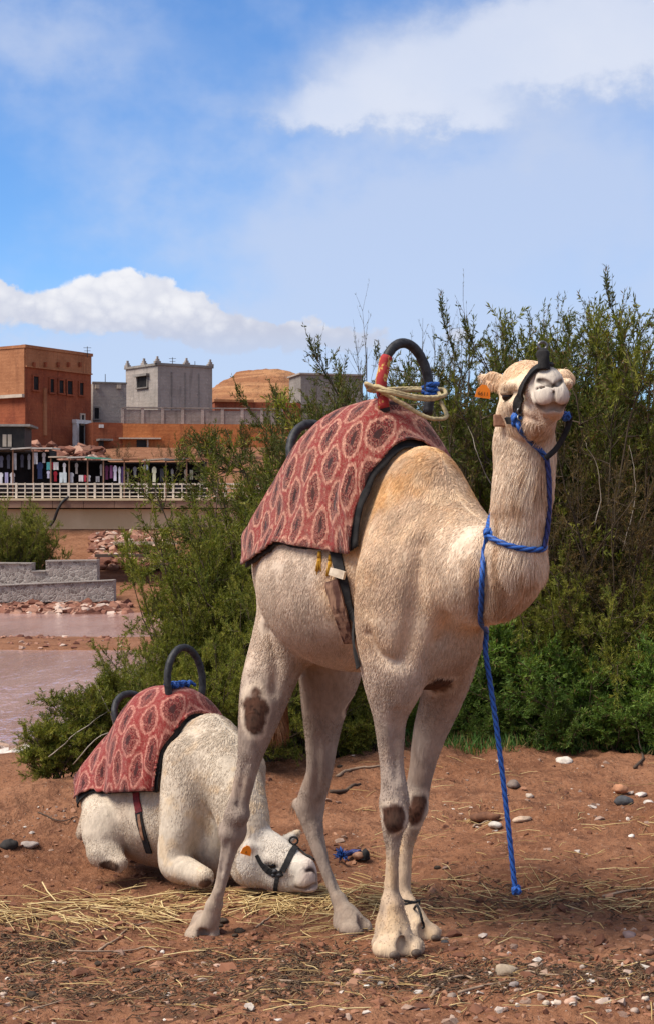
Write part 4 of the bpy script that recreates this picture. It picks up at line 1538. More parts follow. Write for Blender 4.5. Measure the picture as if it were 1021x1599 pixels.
def leg(fl, fr, rows, k=.03, sub=8):
    pts = np.array([fr.q(px, py, v) for px, py, v, r in rows])
    rad = np.array([fr.rp(p, r[3]) for p, r in zip(pts, rows)])
    pp = catmull(pts, sub)
    rr = catmull(rad[:, None], sub)[:, 0]
    fl.chain(pp, rr, k)
    return pts


NAILS = []


def foot(fl, fr, c, z0, half_w, length, ang=0.0, h=.05):
    """two-toed pad at local (u, v) c, sole at z0"""
    u, v = c
    ca, sa = math.cos(ang), math.sin(ang)
    def loc(a, b, z):
        return np.array((u + a * ca - b * sa, v + a * sa + b * ca, z0 + z))
    M = np.array([[ca, sa, 0], [-sa, ca, 0], [0, 0, 1]])
    fl.ell(loc(-length * .05, 0, h * .55), (length * .50, half_w * .80, h * .8), .04, M)
    fl.cone(loc(-length * .1, 0, h * 1.6), loc(length * .3, 0, h * .8), half_w * .5, half_w * .55, .04)
    for s in (-1, 1):
        fl.ell(loc(length * .36, s * half_w * .50, h * .46), (length * .46, half_w * .50, h * .72), .014, M)
        fl.ell(loc(length * .74, s * half_w * .42, h * .32), (length * .13, half_w * .26, h * .42), .010, M)
    fl.chain([loc(length * .5, 0, h * 1.3), loc(length * .68, 0, h * .8), loc(length * .86, 0, h * .1)], [.008, .022, .030], .010, carve=True)
    for s in (-1, 1):
        NAILS.append((fr, loc(length * .84, s * half_w * .42, h * .34), M, (length * .11, half_w * .20, h * .26)))


def build_field_standing():
    fr = FA
    fl = Field(axis_steps((-1.5, .40, .0105), (.40, .98, .0040)), axis_steps((-.46, -.24, .0105), (-.24, .24, .0052), (.24, .56, .0105)),
               axis_steps((-.26, 1.70, .0105), (1.70, 2.06, .0042)))
    # trunk
    fl.ell((-.45, 0, 1.35), (.54, .29, .375), .08)
    fl.ell((-.48, .03, 1.25), (.42, .335, .30), .10)
    fl.ell((-.88, 0, 1.34), (.24, .20, .25), .14)
    fl.ell((-.42, 0, 1.60), (.38, .15, .27), .16)                 # hump under the saddle
    # shoulders: dome with steep flanks
    fl.ell((.0, .01, 1.44), (.19, .182, .335), .045)
    fl.ell((.05, .05, 1.27), (.20, .232, .33), .05)
    fl.ell((.06, .165, 1.12), (.14, .115, .29), .05)
    fl.ell((.0, -.09, 1.17), (.14, .12, .18), .10)
    fl.ell((.03, 0, 1.11), (.16, .14, .14), .08)                  # brisket
    fl.ell((.0, 0, .96), (.11, .085, .06), .05)                   # chest pad
    # neck
    rows = [(676, 860, 0, 88), (715, 880, 0, 86), (750, 896, 0, 80), (780, 892, 0, 66), (799, 872, 0, 53), (808, 838, 0, 45), (814, 790, 0, 44.5), (817, 735, 0, 45.5), (817, 690, 0, 46), (819, 655, 0, 43)]
    pts = np.array([fr.q(*r[:3]) for r in rows])
    rad = np.array([fr.rp(p, r[3]) for p, r in zip(pts, rows)])
    fl.chain(catmull(pts, 5), catmull(rad[:, None], 5)[:, 0], .10)
    # near front leg
    leg(fl, fr, [(612, 900, .19, 50), (606, 960, .20, 47), (603, 1010, .20, 39), (603, 1060, .19, 32), (608, 1120, .175, 25), (611, 1190, .165, 18.5), (615, 1236, .16, 21), (614, 1266, .16, 21.5), (613, 1297, .155, 16.5),
                 (612, 1330, .155, 11.3), (610, 1385, .15, 11.5), (611, 1412, .15, 18), (613, 1440, .15, 24)], .06)
    c = fr.q(618, 1470, .15)
    foot(fl, fr, (c[0] - .02, .15), -.022, .098, .135, .18, .055)
    # far front leg
    leg(fl, fr, [(712, 960, -.13, 42), (704, 1030, -.14, 40), (689, 1090, -.15, 33), (671, 1145, -.14, 26), (657, 1205, -.12, 19), (649, 1248, -.11, 19), (644, 1282, -.10, 16), (634, 1325, -.095, 11), (630, 1385, -.09, 11.5), (634, 1412, -.085, 15), (640, 1435, -.08, 18)], .06)
    c = fr.q(643, 1440, -.08)
    foot(fl, fr, (c[0], -.08), -.045, .088, .125, .05, .048)
    # near hind leg
    leg(fl, fr, [(462, 930, .08, 54), (441, 1000, .13, 47), (419, 1065, .19, 41), (406, 1115, .23, 33), (391, 1180, .265, 19.5), (377, 1240, .29, 15.5), (369, 1275, .30, 18.5), (364, 1300, .30, 18), (356, 1335, .315, 12), (345, 1382, .33, 9.8), (336, 1412, .335, 12.5), (328, 1440, .34, 17)], .035)
    c = fr.q(319, 1452, .345)
    foot(fl, fr, (c[0] - .02, .345), EYE - (1467 - HY) * fr.y(c) / FPX, .076, .11, .35, .048)
    # far hind leg
    leg(fl, fr, [(520, 960, -.13, 58), (516, 1040, -.13, 50), (507, 1100, -.12, 36), (502, 1160, -.11, 25), (499, 1205, -.10, 20.5), (486, 1250, -.10, 21.5), (485, 1272, -.10, 19), (496, 1318, -.105, 13), (512, 1365, -.11, 10), (525, 1400, -.115, 10.5), (540, 1432, -.12, 15)], .06)
    c = fr.q(552, 1448, -.12)
    foot(fl, fr, (c[0] - .04, -.12), EYE - (1457 - HY) * fr.y(c) / FPX, .072, .105, -.3, .045)
    fl.ell((-.76, 0, 1.08), (.16, .13, .12), .10)
    # joints: knee caps, points of the hocks, fetlock knobs
    for (x, y, v_, rx, ry) in ((614, 1252, .16, 22, 22), (616, 1280, .16, 19, 20), (611, 1412, .15, 17, 12), (648, 1262, -.105, 18, 20), (632, 1408, -.088, 14, 10), (362, 1298, .30, 19, 17), (371, 1272, .30, 18, 15), (334, 1412, .335, 13, 10), (528, 1402, -.115, 12, 9)):
        c = fr.q(x, y, v_); r1, r2 = fr.rp(c, rx), fr.rp(c, ry)
        fl.ell(c + np.array([.006, 0, 0]), (r1, r1, r2), .018)
    fl.chain([fr.q(484, 1262, -.10), fr.q(466, 1256, -.10)], [.050, .028], .03)
    fl.chain([fr.q(364, 1300, .30), fr.q(352, 1293, .30)], [.045, .028], .03)

    def groove(pix, rad, k_, dy=(5.0, 8.0)):
        pp_ = [fl.hit(fr, x, y, *dy) for x, y in pix]
        fl.chain(catmull(pp_, 5), catmull(np.array(rad)[:, None], 5)[:, 0], k_, carve=True)
    groove([(356, 1312), (350, 1345), (341, 1388)], [.002, .0045, .002], .022)            # tendon lines
    groove([(384, 1190), (376, 1235), (372, 1262)], [.002, .005, .002], .025)
    groove([(497, 1150), (496, 1200), (492, 1240)], [.002, .006, .002], .03, (6, 8))
    groove([(500, 1300), (514, 1345), (527, 1390)], [.002, .004, .002], .02, (6, 8))
    groove([(604, 1305), (603, 1345), (604, 1390)], [.002, .004, .002], .02)
    groove([(620, 1110), (616, 1160), (618, 1215)], [.002, .006, .002], .03)
    groove([(657, 850), (650, 920), (640, 985), (628, 1030)], [.002, .006, .006, .002], .07)   # shoulder to chest
    groove([(575, 990), (590, 1020), (612, 1032)], [.002, .006, .002], .05)
    groove([(758, 835), (752, 900), (748, 970)], [.003, .008, .004], .06)
    groove([(684, 1000), (694, 985), (700, 960)], [.002, .006, .002], .05)
    groove([(420, 985), (432, 1040), (428, 1080)], [.003, .010, .003], .05)
    # tail
    fl.chain(catmull([(-1.04, 0, 1.46), (-1.14, .0, 1.40), (-1.19, -.01, 1.2), (-1.20, -.02, .95), (-1.19, -.02, .66)], 4), catmull(np.array([[.06], [.05], [.032], [.03], [.045]]), 4)[:, 0], .03)
    # ---- head
    g = fr.pY
    hf = fr.ld(np.array([.15, -.985, .09]))[0]; hf /= np.linalg.norm(hf)
    hs = np.cross(hf, [0, 0, 1]); hs /= np.linalg.norm(hs)
    if fr.wd(hs)[0][0] > 0:
        hs = -hs                                                   # towards its right side (viewer's left)
    hu = np.array([0, 0, 1.0]) - hf * hf[2]; hu /= np.linalg.norm(hu)
    HM = np.array([hf, hs, hu])
    fl.ell(g(827, 613, 5.63), (.15, .093, .090), .03, HM)           # skull
    fl.ell(g(820, 598, 5.66), (.10, .072, .068), .03, HM)           # crown
    fl.ell(g(822, 645, 5.61), (.14, .086, .070), .03, HM)           # jaw
    fl.ell(g(831, 655, 5.52), (.13, .058, .050), .03, HM)
    fl.cone(g(834, 616, 5.53), g(852, 602, 5.335), .068, .054, .03)  # nose bridge
    fl.ell(g(853, 598, 5.335), (.06, .046, .050), .02, HM)
    fl.ell(g(859, 618, 5.315), (.048, .056, .044), .02, HM)
    for sx in (848, 871):
        fl.ell(g(sx, 620, 5.30), (.038, .031, .042), .016, HM)      # upper lip lobes
    fl.ell(g(861, 643, 5.315), (.036, .038, .020), .012, HM)         # lower lip
    fl.cone(g(860, 642, 5.36), g(838, 655, 5.50), .034, .050, .03)
    # brow ridges and cheek bones
    fl.ell(g(796, 604, 5.545), (.055, .022, .020), .02, HM)
    fl.ell(g(881, 600, 5.53), (.05, .022, .018), .02, HM)
    fl.ell(g(798, 634, 5.54), (.07, .02, .018), .03, HM)
    # ears: near ear stands out sideways, far ear half hidden
    ea, eb = g(788, 598, 5.69), g(753, 588, 5.72)
    fl.cone(ea, (ea + eb) / 2, .016, .024, .02, flat=(hf, .5))
    fl.cone((ea + eb) / 2, eb, .024, .009, .015, flat=(hf, .5))
    ea, eb = g(872, 590, 5.68), g(888, 588, 5.70)
    fl.cone(ea, (ea + eb) / 2, .018, .024, .02, flat=(hf, .5))
    fl.cone((ea + eb) / 2, eb, .024, .012, .015, flat=(hf, .5))

    def slit(pixels, rads, k=.006, deep=.0):
        pts = [fl.hit(fr, x, y, 5.1, 5.9) + hf * -deep for x, y in pixels]
        fl.chain(catmull(pts, 4), catmull(np.array(rads)[:, None], 4)[:, 0], k, carve=True)
        return pts
    for pix, rd in (([(806, 612), (818, 622), (826, 640)], [.002, .007, .003]), ([(800, 642), (818, 652), (836, 656)], [.002, .006, .002]), ([(832, 590), (829, 606), (833, 624)], [.002, .005, .002])):
        pts = [fl.hit(fr, x, y, 5.1, 5.9) for x, y in pix]
        fl.chain(catmull(pts, 4), catmull(np.array(rd)[:, None], 4)[:, 0], .02, carve=True)
    feats = {}
    feats['ear'] = slit([(774, 594), (766, 591), (761, 590)], [.006, .012, .006], .01)
    eye = fl.hit(fr, 795, 618, 5.1, 5.9)
    fl.ell(eye - hf * .012, (.032, .022, .017), .012, HM, carve=True)
    feats['eye'] = eye
    eye2 = eye - hs * 2 * .092
    fl.ell(eye2 - hf * .012, (.032, .022, .017), .012, HM, carve=True)
    feats['eye2'] = eye2
    # nostril slits, lip cleft, mouth
    feats['nos'] = slit([(839, 594), (850, 597), (861, 603)], [.004, .0095, .006], .004)
    feats['nos2'] = slit([(864, 603), (870, 600), (877, 594)], [.005, .009, .004], .004)
    feats['fold'] = slit([(838, 608), (848, 606), (857, 604)], [.003, .005, .003], .006)
    feats['cleft'] = slit([(863, 606), (864, 618), (864, 630)], [.003, .005, .006], .008)
    feats['mouth'] = slit([(836, 633), (848, 638), (862, 634), (876, 637), (884, 633)], [.006, .012, .012, .012, .006], .006)
    return fl, HM, feats



# ---- coat: hide colour per point, short hair on top
def near_to(p, c, r):
    d = (p - np.asarray(c)) / np.asarray(r)
    return np.sqrt((d * d).sum(1))


def mixc(a, b, w):
    w = np.clip(w, 0, 1)[:, None]
    return a * (1 - w) + np.asarray(b) * w


def coat_material(name, hair=False):
    m, N, b, out = material(name)
    at = N.node('ShaderNodeAttribute', attribute_name='coat')
    c = at.outputs['Color']
    b.inputs['Roughness'].default_value = .9
    b.inputs['Specular IOR Level'].default_value = .12
    if hair:
        hi = N.node('ShaderNodeHairInfo')
        k = N.ss(hi.outputs['Random'], 0, 1, .80, 1.16)
        c = N.mix(1.0, c, N.comb(k, k, k), 'MULTIPLY')
    else:
        v = objcoord(N)
        n = N.noise(N.vmul(v, (60, 60, 22)), 1.0, 4, .65)
        k = N.ss(n, .3, .7, .84, 1.08)
        c = N.mix(1.0, c, N.comb(k, k, k), 'MULTIPLY')
        h = N.add(N.mul(n, .6), N.mul(N.noise(N.vmul(v, (22, 22, 10)), 1.0, 4, .6), .8))
        rg = N.m('ABSOLUTE', N.sub(N.noise(N.vmul(v, (26, 26, 7)), 1.0, 3, .55), .5))
        rg2 = N.m('ABSOLUTE', N.sub(N.noise(N.vmul(v, (11, 11, 5)), 1.0, 3, .55, .6), .5))
        h = N.add(h, N.add(N.mul(N.ss(rg, .10, .0), .5), N.mul(N.ss(rg2, .06, .0), .8)))
        bump(N, b, h, .25, .006)
    N.link(c, b.inputs['Base Color'])
    return m


M_hide = coat_material('camel_hide')
M_hair = coat_material('camel_hair', True)
M_eye, _N, _b, _o = material('camel_eye')
_b.inputs['Base Color'].default_value = (.012, .007, .005, 1)
_b.inputs['Roughness'].default_value = .08
M_lid = mottled('eyelid_skin', (.36, .25, .17), (.22, .15, .10), 60, .9)
M_horn = mottled('toenail_horn', (.06, .042, .032), (.16, .115, .085), 30, .6)


def ball(name, c, r, mat, parent, M=None, n=14):
    th = np.linspace(0, np.pi, n)
    ph = np.linspace(0, 2 * np.pi, n * 2, endpoint=False)
    T, Ph = np.meshgrid(th, ph, indexing='ij')
    v = np.stack([np.sin(T) * np.cos(Ph), np.sin(T) * np.sin(Ph), np.cos(T)], -1).reshape(-1, 3) * np.asarray(r)
    if M is not None:
        v = v @ np.asarray(M)
    v = v + np.asarray(c)
    k = n * 2
    f = [[i * k + j, (i + 1) * k + j, (i + 1) * k + (j + 1) % k, i * k + (j + 1) % k] for i in range(n - 1) for j in range(k)]
    return mesh_np(name, v, f, True, mat, parent)


def grow_fur(name, fr, fl, V, Q, colours, density, length, comb, count, parent, mat, seed=1, lift=.20, rad=.00075):
    r = np.random.default_rng(seed)
    a, b, c, d = V[Q[:, 0]], V[Q[:, 1]], V[Q[:, 2]], V[Q[:, 3]]
    area = np.linalg.norm(np.cross(c - a, d - b), axis=1) * .5
    fc = (a + b + c + d) / 4
    w = area * density(fc)
    w = w / w.sum()
    k = r.choice(len(Q), count, p=w)
    s, t = r.random((2, count, 1))
    root = (a[k] * (1 - s) + b[k] * s) * (1 - t) + (d[k] * (1 - s) + c[k] * s) * t
    nr = fl.sample(root)
    L = length(root) * (.6 + .7 * r.random(count))
    # clumps: strands lean together along a slow noise field
    g = np.stack([fbm(root, 9, 3, 11 + m) - .5 for m in range(3)], 1) * .7
    g2 = np.stack([vnoise(root, 34, 31 + m) - .5 for m in range(3)], 1) * .25
    cd = comb(root) + g + g2 + (r.random((count, 3)) - .5) * .5
    cd = cd - nr * (cd * nr).sum(1)[:, None]
    cd /= np.linalg.norm(cd, axis=1)[:, None] + 1e-6
    up = lift * (.5 + r.random(count))[:, None]
    p0 = root - nr * .002
    p1 = root + (nr * up + cd) * (L * .45)[:, None]
    p2 = root + (nr * up * .75 + cd) * (L * .8)[:, None] + np.array([0, 0, -.10]) * L[:, None]
    p3 = root + (nr * up * .55 + cd) * L[:, None] + np.array([0, 0, -.25]) * L[:, None]
    pts = np.stack([p0, p1, p2, p3], 1).reshape(-1, 3)
    cu = bpy.data.hair_curves.new(name)
    cu.add_curves([4] * count)
    cu.attributes['position'].data.foreach_set('vector', fr.w(pts).astype(np.float32).ravel())
    ra = cu.attributes.get('radius') or cu.attributes.new('radius', 'FLOAT', 'POINT')
    ra.data.foreach_set('value', np.tile(np.array([1, .9, .65, .2], np.float32) * rad, count))
    at = cu.attributes.new('coat', 'FLOAT_COLOR', 'CURVE')
    cc = np.ones((count, 4), np.float32)
    cc[:, :3] = np.clip(colours(root, nr) * (.98 + .26 * r.random(count))[:, None], 0, .92)
    at.data.foreach_set('color', cc.ravel())
    cu.materials.append(mat)
    o = bpy.data.objects.new(name, cu)
    col.objects.link(o)
    attach(o, parent)
    return o


fieldA, HEAD_AXES, FEATS = build_field_standing()
VA, QA = fieldA.skin()
NA = fieldA.sample(VA)
HEAD_A = FA.pY(832, 620, 5.55)
CAL_A = [(fieldA.hit(FA, 612, 1276, 5.5, 6.6), (.055, .048, .062)), (fieldA.hit(FA, 652, 1268, 6.2, 7.2), (.05, .05, .07)),
         (fieldA.hit(FA, 398, 1110, 6.0, 7.2), (.06, .042, .105)), (np.array([.0, 0, .92]), (.13, .1, .06)),
         (fieldA.hit(FA, 548, 1105, 6.3, 7.6), (.03, .04, .05))]


def colour_A(p, n=None):
    u, v, z = p.T
    f1 = fbm(p, 5, 4, 1); f2 = fbm(p, 17, 3, 5); f3 = fbm(p * np.array([30, 30, 9]), 1, 3, 8)
    c = np.tile(np.array([.545, .43, .335]), (len(p), 1))                    # flank
    c = mixc(c, (.63, .51, .405), sstep(f1, .45, .65) * .6)
    sh = sstep(u, -.30, -.12) * sstep(z, .95, 1.25) * (1 - sstep(u, .22, .40))
    c = mixc(c, (.60, .36, .17), sh * (.35 + .65 * sstep(f1, .35, .6)))
    c = mixc(c, (.70, .53, .35), sh * sstep(f2, .5, .7) * .5)
    chest = np.exp(-near_to(p, FA.q(720, 900, 0) + np.array([.1, 0, 0]), (.20, .3, .20)) ** 2)
    c = mixc(c, (.78, .635, .48), chest * .9)
    nk = sstep(u, .40, .52)
    c = mixc(c, (.71, .575, .44), nk)
    c = mixc(c, (.50, .325, .195), nk * sstep(f3, .45, .62) * .75)
    c = mixc(c, (.44, .275, .16), nk * sstep(-z, -1.40, -1.18) * .8)  # lower neck: browner coat, with part of its shade painted in
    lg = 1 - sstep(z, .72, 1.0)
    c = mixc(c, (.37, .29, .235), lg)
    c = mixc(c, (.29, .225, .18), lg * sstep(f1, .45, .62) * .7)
    fl_ = (1 - sstep(z, .25, .42)) * sstep(u, -.5, -.35)
    c = mixc(c, (.56, .39, .235), fl_ * (.5 + .5 * sstep(f2, .4, .6)))
    c = mixc(c, (.54, .42, .30), (1 - sstep(z, .02, .12)) * .55)
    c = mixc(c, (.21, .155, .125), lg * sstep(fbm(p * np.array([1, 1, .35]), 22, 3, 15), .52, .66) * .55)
    inner = lg * sstep(.12 - np.abs(v), -.04, .06) * (u < -.3)  # inner sides of the hind legs: their shade painted into the coat
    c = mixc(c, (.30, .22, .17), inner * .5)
    # shade under the chest and between the legs, put into the coat as brown
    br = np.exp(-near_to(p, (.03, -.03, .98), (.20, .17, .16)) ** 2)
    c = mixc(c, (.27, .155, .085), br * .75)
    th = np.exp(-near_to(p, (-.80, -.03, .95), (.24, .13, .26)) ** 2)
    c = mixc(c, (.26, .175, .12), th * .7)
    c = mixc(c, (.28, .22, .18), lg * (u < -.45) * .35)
    # tail tuft darker
    c = mixc(c, (.22, .10, .045), sstep(-u, 1.12, 1.16) * (1 - sstep(z, .85, 1.2)) * (v < .15))
    # head
    hd = sstep(z, 1.78, 1.84) * sstep(u, .42, .5)
    q = (p - HEAD_A) @ HEAD_AXES.T
    c = mixc(c, (.68, .53, .38), hd * .8)
    c = mixc(c, (.70, .51, .34), hd * sstep(q[:, 2], .02, .08) * (1 - sstep(q[:, 0], .05, .13)))
    c = mixc(c, (.60, .52, .435), hd * sstep(q[:, 0], .06, .15))
    c = mixc(c, (.27, .15, .10), hd * np.exp(-near_to(q, (.235, -.052, -.052), (.05, .05, .018)) ** 2) * .8)
    c = mixc(c, (.47, .30, .21), hd * (1 - sstep(q[:, 2], -.075, -.045)) * sstep(q[:, 0], -.05, .05) * .7)
    for k, r_, w_ in (('nos', .0068, 1), ('nos2', .0068, 1), ('fold', .0045, .75), ('cleft', .0045, .8), ('mouth', .009, 1)):
        for s in catmull(FEATS[k], 5):
            c = mixc(c, (.045, .03, .026), np.exp(-(np.linalg.norm(p - s, axis=1) / r_) ** 2) * w_)
    for k in ('eye', 'eye2'):
        c = mixc(c, (.10, .065, .045), np.exp(-near_to(p, FEATS[k], (.034, .034, .021)) ** 2) * .9)
    for ctr, rr in CAL_A:
        d = near_to(p, ctr, rr)
        c = mixc(c, (.62, .50, .38), np.clip(1.5 - np.abs(d - 1.12 + (f2 - .5) * .8) * 6, 0, 1) * .65)
        crack = sstep(np.abs(fbm(p, 60, 2, 27) - .5), .0, .06)
        c = mixc(c, np.array([.085, .040, .026]) * (.35 + .65 * crack)[:, None] * (.6 + .8 * f2)[:, None], (1 - sstep(d + (f2 - .5) * 1.5 + (f1 - .5) * .8, .78, 1.05)) * (.94 + .06 * sstep(f2, .3, .6)))
    cl = vnoise(p * np.array([1, 1, .6]), 46, 19)
    c = c * (.84 + .16 * f2 + .18 * cl)[:, None]
    stain = sstep(fbm(p, 6.5, 4, 23), .56, .70)
    c = mixc(c, (.34, .215, .14), stain * .25 * (1 - hd))
    return c


def bare_A(p):
    b = np.zeros(len(p))
    for ctr, rr in CAL_A:
        b = np.maximum(b, 1 - sstep(near_to(p, ctr, rr), .9, 1.1))
    q = (p - HEAD_A) @ HEAD_AXES.T
    b = np.maximum(b, sstep(p[:, 2], 1.78, 1.84) * sstep(p[:, 0], .42, .5) * sstep(q[:, 0], .03, .10) * (.55 + .45 * sstep(q[:, 0], .19, .23)))
    for k in ('eye', 'eye2'):
        b = np.maximum(b, np.exp(-near_to(p, FEATS[k], (.03, .03, .02)) ** 2))
    return b


def dens_A(p):
    u, v, z = p.T
    d = .02 + .10 * sstep(z, .0, .12) + .23 * sstep(z, .15, .4) + .65 * sstep(z, .5, 1.0) + .8 * sstep(u, .4, .5)
    d *= 1 - .75 * sstep(-v, .05, .2) * (u < .3)          # sparser on the far side
    return d * (1 - bare_A(p)) + 1e-6


def len_A(p):
    u, v, z = p.T
    L = .0035 + .002 * sstep(z, .2, .4) + .0075 * sstep(z, .7, 1.15)
    L += .005 * sstep(u, -.28, -.1) * sstep(z, 1.1, 1.5)
    nk = sstep(u, .42, .52)
    L += nk * (.006 + .026 * sstep(fbm(p, 8, 2, 4), .5, .7))
    L = np.where(z > 1.82, .009 + .010 * sstep(z, 1.9, 1.98), L)
    q = (p - HEAD_A) @ HEAD_AXES.T
    L = np.where((z > 1.82) & (q[:, 0] > .02), np.interp(q[:, 0], [.02, .10], [.009, .0035]), L)
    tail = sstep(-u, 1.12, 1.16) * (1 - sstep(z, .75, 1.0)) * (v < .15)
    return L + .05 * tail


def comb_A(p):
    u, v, z = p.T
    c = np.stack([-.35 + 0 * u, .25 * np.sign(v), -1.0 + 0 * u], 1)
    up = sstep(z, 1.6, 1.75) * (u < .3)
    c[:, 2] += up * .5
    return c


camelA = empty('camel', FA.w((-.1, .05, 0))[0], label='tall cream dromedary camel standing with head raised, blanket on its back', cat='camel', group='camels')
bodyA = mesh_np('body', FA.w(VA + NA * ((fbm(VA, 9, 3, 3) - .5) * .010)[:, None]), QA, True, M_hide, camelA)
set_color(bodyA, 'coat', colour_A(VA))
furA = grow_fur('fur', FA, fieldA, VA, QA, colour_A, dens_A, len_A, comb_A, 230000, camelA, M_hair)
for k in ('eye', 'eye2'):
    ball('eye', FA.w(FEATS[k] - HEAD_AXES[0] * .017)[0], (.021, .021, .018), M_eye, camelA)
    ball('eyelid', FA.w(FEATS[k] - HEAD_AXES[0] * .018 + HEAD_AXES[2] * .011)[0], (.026, .026, .013), M_lid, camelA)
for fr_n, c_n, M_n, r_n in NAILS:
    a3 = np.array([fr_n.wd(M_n[0])[0], fr_n.wd(M_n[1])[0], fr_n.wd(M_n[2])[0]])
    ball('toenail', fr_n.w(c_n)[0], r_n, M_horn, camelA, a3, n=8)

# ================================================================== the camel lying on its folded legs
FB = Frame(-0.50, 7.72, 43)
GB = -.125


def build_field_lying():
    fr = FB
    fl = Field(axis_steps((-1.15, -.05, .010), (-.05, .90, .007)), axis_steps((-.42, .60, .009)), axis_steps((-.24, .75, .0085)))
    g = fr.pY
    fl.ell((-.32, 0, .23), (.44, .25, .30), .08)
    fl.ell((-.34, .02, .16), (.34, .262, .22), .07)
    fl.ell((-.62, 0, .22), (.17, .18, .24), .10)
    fl.ell((-.31, 0, .42), (.30, .13, .22), .12)
    # shoulders
    fl.ell(fr.q(330, 1205, 0), (.17, .17, .26), .06)
    fl.ell(fr.q(334, 1262, 0), (.18, .20, .30), .08)
    fl.ell(fr.q(352, 1300, 0), (.15, .15, .20), .08)
    # near folded foreleg
    pts = [fr.q(296, 1190, .14), fr.q(288, 1245, .19), fr.q(280, 1295, .23), fr.q(274, 1330, .25), fr.q(277, 1352, .26), fr.q(298, 1362, .26), fr.q(318, 1370, .255)]
    fl.chain(catmull(pts, 6), catmull(np.array([[.115], [.105], [.085], [.075], [.07], [.056], [.046]]), 6)[:, 0], .05)
    # far folded foreleg
    pts = [fr.q(380, 1200, -.13), fr.q(385, 1260, -.17), fr.q(390, 1320, -.20), fr.q(420, 1345, -.22)]
    fl.chain(catmull(pts, 5), catmull(np.array([[.10], [.085], [.065], [.05]]), 5)[:, 0], .05)
    # near haunch, folded hind leg
    a, b = fr.q(163, 1282, .27), fr.q(164, 1328, .31)
    fl.chain([a, (a + b) / 2, b], [.092, .096, .078], .025)
    fl.chain([b, fr.q(186, 1348, .31)], [.07, .04], .03)
    fl.chain([fr.q(165, 1235, .12), a], [.12, .09], .05)
    # tail
    fl.chain([(-.74, 0, .34), (-.82, .03, .22), (-.84, .08, .02)], [.04, .03, .035], .03)
    # neck curls down to the ground in front of the chest
    pts = [g(345, 1195, 7.62), g(366, 1232, 7.52), g(380, 1278, 7.43), g(386, 1325, 7.38), g(392, 1352, 7.36)]
    fl.chain(catmull(pts, 6), catmull(np.array([[.15], [.128], [.112], [.10], [.09]]), 6)[:, 0], .05)
    # head lying on its jaw, muzzle away to the side
    hf = fr.ld(np.array([.93, -.33, -.16]))[0]; hf /= np.linalg.norm(hf)
    hu = fr.ld(np.array([.10, -.25, .96]))[0]; hu -= hf * (hu @ hf); hu /= np.linalg.norm(hu)
    hs = np.cross(hu, hf)
    if fr.wd(hs)[0][1] > 0:
        hs = -hs
    HM = np.array([hf, hs, hu])
    fl.ell(g(424, 1340, 7.36), (.13, .085, .095), .03, HM)
    fl.ell(g(414, 1325, 7.38), (.09, .07, .08), .03, HM)
    fl.ell(g(424, 1365, 7.35), (.13, .075, .06), .03, HM)
    fl.cone(g(436, 1345, 7.34), g(474, 1357, 7.27), .072, .054, .03)
    fl.cone(g(435, 1370, 7.34), g(472, 1378, 7.28), .055, .040, .03)
    fl.ell(g(478, 1372, 7.26), (.048, .052, .048), .02, HM)
    fl.ell(g(484, 1383, 7.26), (.035, .044, .026), .012, HM)
    fl.ell(g(425, 1342, 7.29), (.045, .018, .018), .02, HM)
    ea, eb = g(404, 1328, 7.32), g(390, 1322, 7.29)
    fl.cone(ea, eb, .024, .018, .02)
    ea, eb = g(446, 1312, 7.44), g(465, 1300, 7.46)
    fl.cone(ea, eb, .022, .014, .02)
    feats = {}

    def slit(pixels, rads, k=.006):
        pts = [fl.hit(fr, x, y, 6.9, 7.8) for x, y in pixels]
        fl.chain(catmull(pts, 4), catmull(np.array(rads)[:, None], 4)[:, 0], k, carve=True)
        return pts
    eye = fl.hit(fr, 425, 1353, 6.9, 7.8)
    fl.ell(eye, (.026, .014, .013), .010, HM, carve=True)
    feats['eye'] = eye
    feats['nos'] = slit([(478, 1361), (486, 1358), (492, 1362)], [.004, .007, .004])
    feats['cleft'] = slit([(494, 1366), (495, 1374)], [.004, .005])
    feats['mouth'] = slit([(462, 1385), (476, 1388), (488, 1383), (496, 1380)], [.004, .007, .008, .006])
    return fl, HM, feats


fieldB, HEAD_B_AXES, FEATS_B = build_field_lying()
VB, QB = fieldB.skin()
NB = fieldB.sample(VB)
HEAD_B = FB.pY(430, 1345, 7.34)
CAL_B = [(fieldB.hit(FB, 322, 1380, 6.8, 7.8), (.035, .035, .025)), (fieldB.hit(FB, 172, 1352, 7.0, 8.4), (.06, .05, .03))]


